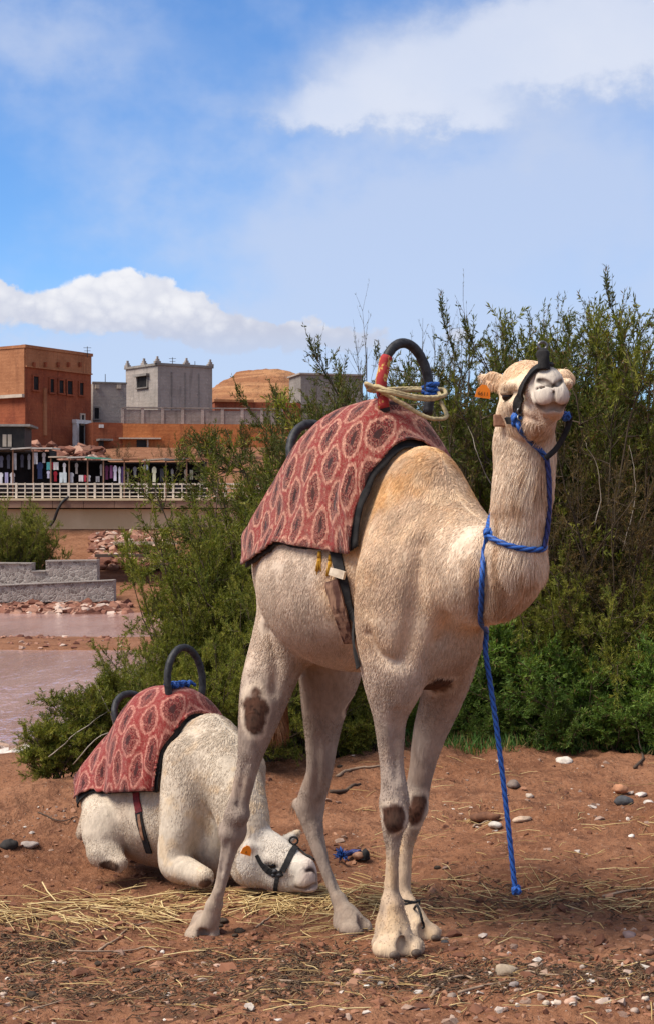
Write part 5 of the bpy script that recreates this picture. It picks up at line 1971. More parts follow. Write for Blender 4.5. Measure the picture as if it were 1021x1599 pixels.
def colour_B(p, n=None):
    u, v, z = p.T
    f1 = fbm(p, 5, 4, 41); f2 = fbm(p, 17, 3, 45)
    c = np.tile(np.array([.53, .44, .345]), (len(p), 1))
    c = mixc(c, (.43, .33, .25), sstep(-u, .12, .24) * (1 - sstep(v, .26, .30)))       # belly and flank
    c = mixc(c, (.61, .52, .41), sstep(f1, .45, .65) * .6)
    c = mixc(c, (.52, .36, .20), sstep(f2, .5, .68) * .45 * sstep(u, -.3, 0))
    q = (p - HEAD_B) @ HEAD_B_AXES.T
    hd = (near_to(q, (.06, 0, 0), (.26, .16, .16)) < 1)
    c = mixc(c, (.60, .535, .46), hd * .9)
    c = mixc(c, (.60, .44, .37), hd * sstep(q[:, 0], .13, .19) * .7)
    for k, r_ in (('nos', .008), ('cleft', .007), ('mouth', .008)):
        for s in catmull(FEATS_B[k], 5):
            c = mixc(c, (.06, .035, .03), np.exp(-(np.linalg.norm(p - s, axis=1) / r_) ** 2) * .9)
    c = mixc(c, (.06, .045, .04), np.exp(-near_to(p, FEATS_B['eye'], (.032, .032, .016)) ** 2) * .95)
    for ctr, rr in CAL_B:
        c = mixc(c, (.06, .035, .025), 1 - sstep(near_to(p, ctr, rr), .8, 1.05))
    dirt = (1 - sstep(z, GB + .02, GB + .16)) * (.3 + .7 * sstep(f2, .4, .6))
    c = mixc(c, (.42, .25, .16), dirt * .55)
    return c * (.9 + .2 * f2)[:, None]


def dens_B(p):
    q = (p - HEAD_B) @ HEAD_B_AXES.T
    bare = sstep(q[:, 0], .05, .12) * (near_to(q, (.06, 0, 0), (.3, .2, .2)) < 1)
    return (1 - .7 * sstep(-p[:, 1], .05, .15) * (p[:, 0] < .1)) * (1 - bare) + 1e-6


def len_B(p):
    u, v, z = p.T
    return .007 + .007 * sstep(u, -.2, .1) * sstep(z, 0, .3) + .010 * sstep(z, .50, .6)


camelB = empty('camel', FB.w((-.3, 0, GB))[0], label='pale camel lying on folded legs with its head resting on the soil', cat='camel', group='camels')
bodyB = mesh_np('body', FB.w(VB + NB * ((fbm(VB, 9, 3, 13) - .5) * .010)[:, None]), QB, True, M_hide, camelB)
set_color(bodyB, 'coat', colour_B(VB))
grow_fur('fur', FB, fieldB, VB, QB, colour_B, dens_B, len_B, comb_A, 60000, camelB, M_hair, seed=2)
ball('eye', FB.w(FEATS_B['eye'] - HEAD_B_AXES[1] * .010)[0], (.018, .014, .012), M_eye, camelB)

# ================================================================== blankets, saddles, ropes and halters
def blanket_material(name, base, red, dark, cream, seed):
    """printed ogee cloth: staggered pointed ovals with pale borders on scroll-work"""
    m, N, b, out = material(name)
    uv = N.node('ShaderNodeUVMap', uv_map='cloth').outputs[0]
    wob = N.noise(uv, 9, 4, .6, out=1)
    nx, ny, nz = N.xyz(wob)
    x0, y0, z0 = N.xyz(uv)
    x = N.add(x0, N.mul(N.sub(nx, .5), .065))
    y = N.add(y0, N.mul(N.sub(ny, .5), .075))
    PX_, PY_ = .152, .240

    def cell(ox, oy, ax, ay):
        fx = N.sub(N.m('FRACT', N.add(N.mul(x, 1 / PX_), ox)), .5)
        fy = N.sub(N.m('FRACT', N.add(N.mul(y, 1 / PY_), oy)), .5)
        ax_ = N.mul(N.m('ABSOLUTE', fx), 1 / ax)
        ay_ = N.mul(N.m('ABSOLUTE', fy), 1 / ay)
        # pointed oval: |x| + y^2 profile
        return N.m('SQRT', N.add(N.m('POWER', ax_, 1.35), N.m('POWER', ay_, 2.1)))
    f = N.m('MINIMUM', cell(0, 0, .33, .34), cell(.5, .5, .33, .34))
    fil = N.vor(uv, 62, 'SMOOTH_F1')
    fil2 = N.vor(uv, 115, 'DISTANCE_TO_EDGE')
    scroll = N.ss(N.m('SINE', N.mul(N.add(fil, N.mul(N.noise(uv, 30, 3, .6), .7)), 26)), .0, .5)
    tiny = N.ss(fil2, .03, .10)
    ground = N.mix(N.mul(scroll, .92), base, red)
    ground = N.mix(N.mul(N.sub(1.0, N.ss(N.vor(uv, 48), .16, .28)), .55), ground, cream)
    inner = N.mix(N.mul(N.sub(1.0, tiny), .75), dark, red)
    inner = N.mix(N.mul(N.ss(scroll, .6, 1), .34), inner, cream)
    heart = N.mix(N.ss(f, .30, .42), (dark[0] * .55, dark[1] * .8, dark[2] * .8), inner)
    wob2 = N.add(f, N.mul(N.sub(N.noise(uv, 55, 2, .5), .5), .30))
    rimA = N.sub(N.ss(wob2, .80, .86), N.ss(wob2, .97, 1.04))
    rimB = N.sub(N.ss(wob2, 1.10, 1.14), N.ss(wob2, 1.18, 1.22))
    c = N.mix(N.ss(f, .80, .86), heart, ground)
    beads = N.ss(N.vor(uv, 95), .28, .45)
    c = N.mix(N.mul(rimA, N.sub(1.0, N.mul(beads, .55))), c, cream)
    c = N.mix(N.mul(rimB, .75), c, red)
    fade = N.noise(uv, 5, 4, .6)
    c = N.mix(N.mul(N.ss(fade, .45, .7), .30), c, base)
    weave = N.noise(uv, 420, 2, .5)
    k = N.ss(weave, .3, .7, .82, 1.1)
    c = N.mix(1.0, c, N.comb(k, k, k), 'MULTIPLY')
    N.link(c, b.inputs['Base Color'])
    b.inputs['Roughness'].default_value = .85
    b.inputs['Specular IOR Level'].default_value = .18
    b.inputs['Sheen Weight'].default_value = .15
    bump(N, b, N.add(N.add(N.mul(weave, .3), N.mul(N.noise(uv, 24, 4, .6), .8)), N.mul(N.noise(uv, 5.5, 3, .5, 1.5), 3.5)), .8, .010)
    return m


M_clothA = blanket_material('red_paisley_cloth', (.265, .088, .062), (.225, .012, .012), (.055, .007, .006), (.56, .29, .20), 1)
M_clothB = blanket_material('faded_red_paisley_cloth', (.27, .072, .056), (.225, .017, .016), (.085, .009, .009), (.52, .235, .175), 2)
M_black = mottled('black_bound_cord', (.012, .012, .015), (.035, .035, .04), 40, .55, 120, .5, .002)
M_felt = mottled('black_felt', (.012, .012, .013), (.028, .026, .026), 30, .95, 90, .5, .002)
M_leather = mottled('brown_leather', (.16, .075, .045), (.34, .18, .11), 30, .6, 80, .4, .001)
M_tag = mottled('orange_plastic', (.85, .25, .02), (.80, .21, .015), 20, .45)
M_ink = mottled('dark_print', (.10, .03, .01), (.14, .05, .01), 20, .7)
M_beige = mottled('beige_rope', (.50, .40, .22), (.34, .26, .14), 60, .8, 200, .6, .002)
M_yellow = mottled('yellow_tassel_wool', (.55, .30, .03), (.40, .19, .02), 60, .9)
M_redtrim = mottled('red_yellow_wrapping', (.32, .03, .03), (.55, .36, .10), 26, .85, 90, .5, .002, lo=.5, hi=.56)
M_chain = mottled('dull_steel', (.22, .22, .23), (.10, .10, .10), 60, .4)
M_chain.node_tree.nodes['Principled BSDF'].inputs['Metallic'].default_value = .8


def rope_material(name, c1, c2):
    m, N, b, out = material(name)
    v = objcoord(N)
    n = N.noise(v, 90, 3, .6)
    st = N.node('ShaderNodeAttribute', attribute_name='strand').outputs['Fac']
    N.link(N.mix(N.ss(N.add(st, N.mul(N.sub(n, .5), .5)), .3, .7), c1, c2), b.inputs['Base Color'])
    b.inputs['Roughness'].default_value = .55
    return m


M_blue = rope_material('blue_nylon_rope', (.006, .018, .09), (.022, .10, .38))
M_navy = rope_material('navy_rope', (.006, .010, .045), (.03, .045, .17))


def rope(name, pts, rad, mat, parent=None, pitch=.03, sub=14, closed=False, n=12, **kw):
    """laid rope of three strands"""
    p = catmull(pts, sub, closed)
    # even spacing, fine enough to show the lay
    if not closed:
        s = np.concatenate([[0], np.cumsum(np.linalg.norm(np.diff(p, axis=0), axis=1))])
        k = max(int(s[-1] / (rad * .7)), 4)
        t = np.linspace(0, s[-1], k)
        p = np.stack([np.interp(t, s, p[:, m]) for m in range(3)], 1)
    v, f = tube_arrays(p, rad, n, closed, True, 1.0, (.32, pitch, 3))
    o = mesh_np(name, v, f, True, mat, parent)
    s = np.concatenate([[0], np.cumsum(np.linalg.norm(np.diff(p, axis=0), axis=1))])
    ang = np.linspace(0, 2 * np.pi, n, endpoint=False)
    st = np.abs(np.sin(.5 * (3 * ang[None] + 2 * np.pi * s[:, None] / pitch)))
    a = o.data.attributes.new('strand', 'FLOAT', 'POINT')
    a.data.foreach_set('value', st.astype(np.float32).ravel())
    return tag(o, **kw)


def drape(name, fr, fl, ridge, hem_near, hem_far, mat, nu=90, nv=150, clear=.014, label=None, group=None, seed=0, ext=0.0, sag=.5, rear_flare=0.0, parent=None, top=0.0):
    """cloth laid over a back: ridge line and two hems, in animal coordinates"""
    ridge, hn, hf_ = (np.asarray(a, float) for a in (ridge, hem_near, hem_far))
    s = np.linspace(0, 1, len(ridge))
    su = np.linspace(0, 1, nu)
    cr = lambda a: np.stack([np.interp(su, np.linspace(0, 1, len(cc)), cc[:, m]) for m in range(3)], 1) if False else _res(a, su)
    r_, n_, f_ = cr(ridge), cr(hn), cr(hf_)
    t = np.linspace(-1, 1, nv)
    G = np.zeros((nu, nv, 3))
    for j, tt in enumerate(t):
        h = n_ if tt >= 0 else f_
        a = abs(tt)
        q = math.sin(a * math.pi / 2)
        c = math.cos(a * math.pi / 2)
        v_round = h[:, 1] * (q ** .62)
        z_round = h[:, 2] + (r_[:, 2] - h[:, 2]) * (c ** .66)
        v_lin = h[:, 1] * a
        z_lin = r_[:, 2] + (h[:, 2] - r_[:, 2]) * a
        G[:, j, 0] = r_[:, 0] * (1 - a) + h[:, 0] * a
        G[:, j, 1] = v_round * (1 - sag) + v_lin * sag
        G[:, j, 2] = z_round * (1 - sag) + z_lin * sag
    p = G.reshape(-1, 3)
    # soft folds hanging from the ridge
    S = np.repeat(su, nv); T = np.tile(np.abs(t), nu)
    fold = (fbm(np.stack([S * 7 + .0 * T, T * 1.6, np.full_like(S, seed)], 1), 1, 3, 60 + seed) - .5)
    p = p + np.stack([fold * .01, np.sign(np.tile(t, nu)) * fold * .10 * T, fold * .022], 1)
    for _ in range(14):
        d = fl.value(p)
        g = fl.sample(p)
        p = p + g * np.clip(clear - d, 0, .03)[:, None]
    # relax a little so that the push leaves no bumps
    G = p.reshape(nu, nv, 3)
    for _ in range(10):
        K = G.copy()
        K[1:-1, 1:-1] = (G[:-2, 1:-1] + G[2:, 1:-1] + G[1:-1, :-2] + G[1:-1, 2:]) / 4
        G = G * .4 + K * .6
        p = G.reshape(-1, 3)
        d = fl.value(p); g = fl.sample(p)
        G = (p + g * np.clip(clear * .8 - d, 0, .03)[:, None]).reshape(nu, nv, 3)
    p = G.reshape(-1, 3)
    w = fr.w(p)
    idx = np.arange(nu * nv).reshape(nu, nv)
    f = np.stack([idx[:-1, :-1], idx[1:, :-1], idx[1:, 1:], idx[:-1, 1:]], -1).reshape(-1, 4)
    o = mesh_np(name, w, f, True, mat, parent)
    # cloth coordinates in metres
    du = np.concatenate([np.zeros((1, nv)), np.cumsum(np.linalg.norm(np.diff(G, axis=0), axis=2), axis=0)])
    dv = np.concatenate([np.zeros((nu, 1)), np.cumsum(np.linalg.norm(np.diff(G, axis=1), axis=2), axis=1)], 1)
    du = np.repeat(du[:, nv * 3 // 4:nv * 3 // 4 + 1], nv, 1)
    dv = dv - dv[:, nv // 2:nv // 2 + 1]
    uvv = np.stack([du, dv], -1).reshape(-1, 2)
    lay = o.data.uv_layers.new(name='cloth')
    li = np.zeros(len(o.data.loops), np.int32)
    o.data.loops.foreach_get('vertex_index', li)
    lay.data.foreach_set('uv', uvv[li].astype(np.float32).ravel())
    md = o.modifiers.new('thick', 'SOLIDIFY')
    md.thickness = .007
    md.offset = 1
    return o, G


def _res(a, su):
    """smooth resampling of control rows"""
    q = catmull(a, 24)
    k = np.linspace(0, 1, len(q))
    return np.stack([np.interp(su, k, q[:, m]) for m in range(3)], 1)


def hoop(name, fr, base, half_w, height, lean, parent, mat, r=.017):
    """carrying hoop standing across the saddle"""
    th = np.linspace(-.5, math.pi + .5, 44)
    u0, v0, z0 = base
    pts = np.stack([u0 + lean * np.sin(th) * height, v0 + half_w * np.cos(th) * (1.0 + .0 * th), z0 + height * (.28 + .72 * np.sin(th)) / 1.0], 1)
    v, f = tube_arrays(fr.w(pts), r, 12, ripple=(.10, .022, 1))
    o = mesh_np(name, v, f, True, mat, parent)
    return o, pts


def band(name, fl, fr, pixels, widths, mat, parent=None, y0=5, y1=9, off=.006, thick=.006, sub=8, **kw):
    """flat strap lying on the hide, traced on the animal's skin"""
    pts = np.array([fl.hit(fr, x, y, y0, y1) for x, y in pixels])
    w = np.array(widths, float)
    p = catmull(pts, sub)
    ww = catmull(w[:, None], sub)[:, 0]
    nr = fl.sample(p)
    for _ in range(6):
        d = fl.value(p)
        p = p + nr * (off - d)[:, None] * .6
        nr = fl.sample(p)
    k = np.ones(5) / 5
    for m in range(3):
        nr[:, m] = np.convolve(np.pad(nr[:, m], 2, mode='edge'), k, 'valid')
        p[:, m] = np.convolve(np.pad(p[:, m], 2, mode='edge'), k, 'valid')
    t = np.gradient(p, axis=0); t /= np.linalg.norm(t, axis=1)[:, None] + 1e-9
    sd_ = np.cross(t, nr); sd_ /= np.linalg.norm(sd_, axis=1)[:, None] + 1e-9
    a = p - sd_ * ww[:, None] / 2; b = p + sd_ * ww[:, None] / 2
    up = nr * thick
    v = np.stack([a, b, b + up, a + up], 1).reshape(-1, 3)
    f = []
    m = len(p)
    for i in range(m - 1):
        for j in range(4):
            l = (j + 1) % 4
            f.append([i * 4 + j, i * 4 + l, (i + 1) * 4 + l, (i + 1) * 4 + j])
    f += [[3, 2, 1, 0], [(m - 1) * 4 + j for j in range(4)]]
    o = mesh_np(name, fr.w(v), f, False, mat, parent)
    return tag(o, **kw)


def blob_mesh(name, c, r, mat, parent=None, seed=0, rough=.35, n=10, M=None):
    o = ball(name, (0, 0, 0), (1, 1, 1), mat, None, n=n)
    me = o.data
    v = np.zeros(len(me.vertices) * 3, np.float32)
    me.vertices.foreach_get('co', v)
    v = v.reshape(-1, 3)
    v = v * (1 + (fbm(v * 1.7 + seed * 3.1, 1, 3, seed) - .5)[:, None] * 2 * rough)
    v = v * np.asarray(r)
    if M is not None:
        v = v @ np.asarray(M)
    me.vertices.foreach_set('co', (v + np.asarray(c)).astype(np.float32).ravel())
    me.update()
    if parent is not None:
        attach(o, parent)
    return o


# ---- blanket and saddle of the standing camel
q = FA.q
ridgeA = [(-.105, 0, 1.785), (-.17, 0, 1.90), (-.245, 0, 1.962), (-.45, 0, 1.955), (-.66, 0, 1.92), (-.86, 0, 1.795), (-1.03, 0, 1.63), (-1.12, 0, 1.55)]
hemA = [q(554, 868, .245), q(528, 863, .285), q(505, 860, .305), q(468, 856, .325), q(436, 853, .335), q(421, 864, .335), q(398, 872, .315), q(375, 881, .285)]
hemA_far = [np.array([a[0], -a[1], a[2]]) for a in hemA]
clA, gridA = drape('saddle_blanket', FA, fieldA, ridgeA, hemA, hemA_far, M_clothA, clear=.032, seed=1, sag=.36)
tag(clA, 'red paisley blanket draped over the standing camel\'s saddle', 'blanket', 'saddle blankets')

sadA = empty('saddle', FA.w((-.4, 0, 1.95))[0], label='black hooped saddle under the blanket of the standing camel', cat='saddle', group='saddles')
ridgeU = [(r[0] + (.004 if i < 2 else 0), 0, r[2] - .035) for i, r in enumerate(ridgeA)]
hemU = [(h[0] + .022 * (1 - i / 4 if i < 4 else 0) - (0.0), h[1] - .022, h[2] - (.012 if i > 2 else .0) + (.03 if i == 0 else 0)) for i, h in enumerate(hemA)]
padA, _ = drape('pad', FA, fieldA, ridgeU, hemU, [(h[0], -h[1], h[2]) for h in hemU], M_felt, clear=.012, seed=1, sag=.36, nu=60, nv=90, parent=sadA)
h1, h1p = hoop('front_hoop', FA, (-.20, -.035, 1.925), .105, .245, -.05, sadA, M_black, .0185)
h2, h2p = hoop('rear_hoop', FA, (-.76, .02, 1.70), .12, .20, -.25, sadA, M_black, .018)
# red and yellow wrapping on the near foot of the front hoop
tube('hoop_wrapping', FA.w(h1p[1:14][::-1]) if h1p[1][1] > -.03 else FA.w(h1p[-14:-1]), .0215, M_redtrim, sadA, 12, ripple=(.25, .02, 1))
# beige rope lying round the hoop feet
lp = []
for k, th in enumerate(np.linspace(0, 4 * math.pi, 36)):
    rr = 1.0 + .16 * (k / 36) + .06 * math.sin(th * 1.5)
    lp.append((-.195 + .075 * rr * math.sin(th) + .012 * math.sin(3 * th), -.035 + .135 * rr * math.cos(th), 1.992 + .006 * math.sin(2 * th) + .014 * k / 36 - .035 * (math.sin(th) > .2) * math.sin(th)))
lp += [(-.12, -.05, 1.90), (-.11, -.12, 1.885), (-.13, -.17, 1.90), (-.19, -.185, 1.955)]
rope('tether_rope', FA.w(np.array(lp)), .0075, M_beige, pitch=.02, label='thin beige rope coiled round the front hoop of the tall camel\'s saddle', cat='rope')
kn = [(-.20 + .02 * math.sin(a * 1.0), -.145 + .026 * math.cos(a * 2.3), 1.975 + .05 * (a / 16)) for a in np.linspace(0, 16, 30)]
rope('blue_cord', FA.w(np.array(kn)), .008, M_blue, pitch=.02, label='blue cord knotted round the far foot of the black saddle hoop', cat='cord')

# girth of the standing camel
gA = empty('girth_strap', FA.w(fieldA.hit(FA, 540, 950, 5, 8))[0], label='dark girth strap with woven panel round the standing camel\'s belly', cat='strap', group='girth straps')
band('strap', fieldA, FA, [(524, 848), (531, 880), (540, 915), (549, 955), (556, 1000), (566, 1045)], [.045, .042, .04, .036, .034, .03], M_felt, gA, off=.012, thick=.008)
M_woven = mottled('woven_brown_band', (.30, .17, .11), (.09, .04, .03), 5, .9, 120, .5, .002, lo=.42, hi=.58, stretch=(14, 14, 1.2))
band('woven_panel', fieldA, FA, [(523, 905), (531, 935), (539, 965), (548, 1000)], [.055, .055, .05, .035], M_woven, gA, off=.020, thick=.012)
M_ivory = mottled('ivory_felt', (.62, .52, .40), (.45, .36, .27), 30, .9)
band('buckle_tab', fieldA, FA, [(520, 893), (535, 897), (548, 900)], [.028, .03, .028], M_ivory, gA, off=.026, thick=.012)


def tassel(name, fr, top, length, r, mat, **kw):
    b = MB()
    for k in range(14):
        a = k * 2.399
        e = r * math.sqrt(k / 14)
        x, y = math.cos(a) * e, math.sin(a) * e
        b.tube([top, top + np.array([x * .3, y * .3, -length * .25]), top + np.array([x, y, -length * (.85 + .15 * math.sin(k * 5))])], [.004, .0045, .003], 5)
    b.tube([top + np.array([0, 0, .012]), top + np.array([0, 0, -.012])], [.006, .008], 8)
    b.tube([top + np.array([0, 0, -length * .26]), top + np.array([0, 0, -length * .34])], [.009, .009], 8)
    return b.build(name, mat, smooth=True, **kw)


for (x, y, L) in ((503, 868, .075), (519, 872, .085)):
    t_ = fieldA.hit(FA, x, y, 5, 8)
    t_ = t_ + fieldA.sample(t_[None])[0] * .016
    tassel('tassel', FA, FA.w(t_)[0], L, .016, M_yellow, label='yellow wool tassel hanging under the blanket hem of the standing camel', cat='tassel', group='yellow tassels')

# ---- halter of the standing camel
HF, HS, HU = HEAD_AXES
haA = empty('halter', FA.w(HEAD_A)[0], label='black halter with leather cheek block on the raised camel head', cat='halter', group='halters')
band('nose_strap', fieldA, FA, [(862, 573), (849, 574), (838, 580), (827, 592), (819, 606), (814, 624), (812, 640), (811, 650)], [.036, .038, .036, .032, .03, .03, .028, .028], M_felt, haA, off=.006, thick=.008)
# knob of folded webbing standing on the nose bridge
kb = fieldA.hit(FA, 848, 577, 5, 6)
kp = np.array([kb, kb + np.array([0, 0, .03]), kb + np.array([0, 0, .052]) - HF * .01, kb + np.array([0, 0, .066]) - HF * .012])
tube('strap_knob', FA.w(catmull(kp, 5)), catmull(np.array([[.021], [.018], [.022], [.013]]), 5)[:, 0], M_felt, haA, 10)
lpz = [kp[3] + HS * .014 * math.cos(a) + np.array([0, 0, .010 + .012 * math.sin(a)]) for a in np.linspace(0, 2 * math.pi, 14, endpoint=False)]
tube('buckle_ring', FA.w(np.array(lpz)), .0045, M_chain, haA, 8, closed=True)
lb = fieldA.hit(FA, 784, 656, 5, 6) + fieldA.sample(fieldA.hit(FA, 784, 656, 5, 6)[None])[0] * .006
xw = FA.wd(HF * .10 + HS * .98)[0]; yw = FA.wd(HF * .98 - HS * .1)[0]
b_ = MB()
Mb = np.stack([FA.wd(HS)[0], FA.wd(HF)[0], FA.wd(HU)[0]], 1)
b_.box((0, 0, 0), (.050, .016, .040), M=Mb)
b_.v[0] += FA.w(lb)[0]
o = b_.build('leather_block', M_leather, haA)
bv = o.modifiers.new('soft', 'BEVEL'); bv.width = .004; bv.segments = 2
band('jaw_strap', fieldA, FA, [(793, 655), (802, 656), (812, 656)], [.022, .022, .022], M_felt, haA, off=.006, thick=.008)
# chain bits at the cheek
for k in range(4):
    c = fieldA.hit(FA, 810 + (k % 2) * 5, 636 + k * 6, 5, 6)
    n_ = fieldA.sample(c[None])[0]
    rg = [c + n_ * .010 + HS * .008 * math.cos(a) + HU * .010 * math.sin(a) + HF * .004 * math.sin(a + k) for a in np.linspace(0, 2 * math.pi, 12, endpoint=False)]
    tube('chain_link', FA.w(np.array(rg)), .0030, M_chain, haA, 6, closed=True)
# far side of the strap, coming round under the jaw
fs = [FA.pY(889, 645, 5.45), FA.pY(888, 660, 5.47), FA.pY(880, 680, 5.46), FA.pY(868, 700, 5.46), FA.pY(851, 716, 5.455)]
tube('chin_strap', FA.w(catmull(fs, 6)), .009, M_felt, haA, 8, flat=.5)


def knot(name, c, r, mat, parent=None, turns=5, seed=0, **kw):
    r_ = np.random.default_rng(seed)
    t = np.linspace(0, turns * 2 * math.pi, turns * 12)
    p = np.stack([np.cos(t) * r, np.sin(t * 1.3) * r * .8, np.cos(t * .77 + 1) * r], 1) + c
    return rope(name, p[::4], r * .55, mat, parent, sub=5, n=9, **kw)


lead = empty('lead_rope', FA.w(q(800, 850, 0))[0], label='blue braided lead rope tied round the camel neck, its end hanging free', cat='rope')
k1 = FA.w(fieldA.hit(FA, 806, 656, 5, 6))[0] + np.array([0, -.012, 0])
knot('cheek_knot', k1, .016, M_blue, lead, 4)
k2 = FA.w(FA.pY(883, 650, 5.44))[0]
knot('far_knot', k2, .011, M_blue, lead, 4, 1)
front = [k1]
for (x, y, o_) in ((816, 668, .012), (828, 688, .016), (840, 704, .014), (848, 716, .014)):
    hpt = fieldA.hit(FA, x, y, 5.2, 6)
    front.append(FA.w(hpt + fieldA.sample(hpt[None])[0] * o_)[0])
rope('throat_rope', front, .0088, M_blue, lead, pitch=.036)
down = [front[-1]]
for (x, y) in ((851, 735), (852, 765), (851, 800), (848, 832), (843, 854)):
    hpt = fieldA.hit(FA, x, y, 5.2, 6)
    w_ = FA.w(hpt + fieldA.sample(hpt[None])[0] * .013)[0]
    down.append(w_)
rope('drop_rope', down, .0085, M_navy, lead, pitch=.034)
# loop round the neck, pressed into the wool
loopp = []
for (x, y) in ((765, 834), (778, 845), (795, 852), (812, 856), (830, 858), (845, 856)):
    hpt = fieldA.hit(FA, x, y, 5.2, 6.4)
    loopp.append(FA.w(hpt + fieldA.sample(hpt[None])[0] * .008)[0])
far_back = [FA.w(FA.q(852, 846, -.04))[0] + np.array([0, .13, .0]), FA.w(FA.q(815, 820, 0))[0] + np.array([.0, .19, .01]), FA.w(FA.q(775, 806, 0))[0] + np.array([0, .10, .01])]
rope('neck_loop', loopp + far_back, .0095, M_blue, lead, pitch=.036, closed=True, sub=30)
kc = loopp[0] + np.array([0, -.012, 0])
knot('neck_knot', kc, .014, M_blue, lead, 4, 3)
hang = [kc]
for (x, y) in ((757, 865), (753, 900), (751, 935), (751, 965), (753, 982)):
    hpt = fieldA.hit(FA, x, y, 5.2, 6.6)
    hang.append(FA.w(hpt + fieldA.sample(hpt[None])[0] * .014)[0] + np.array([0, -.012, 0]))
YH = hang[-1][1]
for (x, y, k) in ((757, 1015, .0), (765, 1070, .01), (775, 1140, .015), (785, 1220, .02), (794, 1300, .02), (803, 1385, .02)):
    hang.append(P(x, y, YH + k))
rope('hanging_end', hang, .0088, M_blue, lead, pitch=.036)
knot('end_knot', P(805, 1390, YH + .02), .013, M_blue, lead, 4, 5)

# ---- yellow-orange ear tags, parts of the animals
def ear_tag(fr, c, right, up, size, parent, lines):
    n = np.cross(right, up)
    s = size
    poly = [(-.5, -.5), (.5, -.5), (.42, .12), (.14, .5), (-.14, .5), (-.42, .12)]
    v = [c + right * x * s[0] + up * y * s[1] for x, y in poly] + [c + right * x * s[0] + up * y * s[1] - n * .004 for x, y in poly]
    k = len(poly)
    f = [list(range(k)), list(range(2 * k - 1, k - 1, -1))] + [[i, i + k, (i + 1) % k + k, (i + 1) % k] for i in range(k)]
    o = mesh_np('ear_tag', v, f, False, M_tag, parent)
    if lines:
        cu = bpy.data.curves.new('tag_number', 'FONT')
        cu.body = lines
        cu.size = s[1] * .42
        cu.align_x = 'CENTER'
        cu.align_y = 'CENTER'
        cu.extrude = .0004
        to = bpy.data.objects.new('tag_number', cu)
        col.objects.link(to)
        nn = n if n[1] < 0 else -n
        zz = nn
        Mx = Matrix(((right[0], up[0], zz[0], 0), (right[1], up[1], zz[1], 0), (right[2], up[2], zz[2], 0), (0, 0, 0, 1)))
        to.matrix_basis = Matrix.Translation(Vector(c - up * s[1] * .2 + zz * .0022)) @ Mx
        cu.materials.append(M_ink)
        bpy.context.view_layer.update()
        me = to.evaluated_get(bpy.context.evaluated_depsgraph_get()).to_mesh()
        me2 = me.copy() if hasattr(me, 'copy') else me
        o2 = bpy.data.objects.new('tag_number', bpy.data.meshes.new_from_object(to.evaluated_get(bpy.context.evaluated_depsgraph_get())))
        col.objects.link(o2)
        o2.matrix_basis = to.matrix_basis.copy()
        bpy.data.objects.remove(to)
        attach(o2, o)
    return o


rt = np.array([.985, .12, -.12]); rt /= np.linalg.norm(rt)
upv = np.array([.12, -.02, .99]); upv -= rt * (upv @ rt); upv /= np.linalg.norm(upv)
ear_tag(FA, P(754, 611, 5.655), rt, upv, (.052, .044), camelA, '6611')

# hobble rope round the far front fetlock
hc = q(634, 1405, -.085)
hob = [FA.w(hc + np.array([.048 * math.cos(a), .048 * math.sin(a), .010 * math.sin(a * 1.3) - .010 * a / 6]))[0] for a in np.linspace(0, 8 * math.pi, 60)]
hob += [P(650, 1414, 6.31), P(655, 1424, 6.27), P(658, 1436, 6.26), P(661, 1446, 6.27), P(658, 1450, 6.27)]
rope('hobble_rope', hob, .0045, M_felt, pitch=.02, label='frayed black hobble rope tied above the camel\'s far front foot', cat='rope')

# ================================================================== gear of the lying camel
qb = FB.q
ridgeB = [(qb(334, 1118, 0)[0] - .08, 0, .565), (-.14, 0, .66), (-.20, 0, .745), (-.34, 0, .755), (-.48, 0, .715), (-.61, 0, .60), (-.72, 0, .45), (-.80, 0, .34)]
hemB = [qb(255, 1233, .245), qb(240, 1235, .27), qb(222, 1236, .29), qb(200, 1237, .30), qb(180, 1238, .30), qb(163, 1240, .29), qb(146, 1243, .28), qb(130, 1248, .26)]
hemB_far = [np.array([a[0], -a[1], a[2] + .02]) for a in hemB]
clB, gridB = drape('saddle_blanket', FB, fieldB, ridgeB, hemB, hemB_far, M_clothB, clear=.028, seed=4, sag=.40)
tag(clB, 'faded pinkish red paisley blanket on the lying camel', 'blanket', 'saddle blankets')
sadB = empty('saddle', FB.w((-.35, 0, .65))[0], label='black hooped saddle under the blanket of the lying camel', cat='saddle', group='saddles')
hemU = [(h[0] + (.012 if i < 2 else 0 if i < 6 else -.015), h[1] - .02, h[2] - (.03 if i > 5 else .006)) for i, h in enumerate(hemB)]
drape('pad', FB, fieldB, [(r[0], 0, r[2] - .035) for r in ridgeB], hemU, [(h[0], -h[1], h[2]) for h in hemU], M_felt, clear=.010, seed=4, sag=.40, nu=60, nv=90, parent=sadB)
hb1, hb1p = hoop('front_hoop', FB, (-.225, -.02, .72), .108, .215, -.06, sadB, M_black, .017)
hoop('rear_hoop', FB, (-.56, 0, .56), .115, .14, -.30, sadB, M_black, .016)
kn = [(-.235 + .018 * math.sin(a), .09 - .16 * a / 40 + .008 * math.cos(a * 2.3), .768 + .010 * math.sin(a * 1.7)) for a in np.linspace(0, 40, 60)]
rope('blue_cord', FB.w(np.array(kn)), .007, M_blue, pitch=.02, label='pale blue cord lashed along the saddle front of the lying camel', cat='cord')
gB = empty('girth_strap', FB.w(fieldB.hit(FB, 222, 1280, 6.5, 8.5))[0], label='red and black girth strap down the lying camel\'s flank', cat='strap', group='girth straps')
M_redstrap = mottled('dark_red_webbing', (.22, .02, .025), (.10, .015, .02), 40, .8)
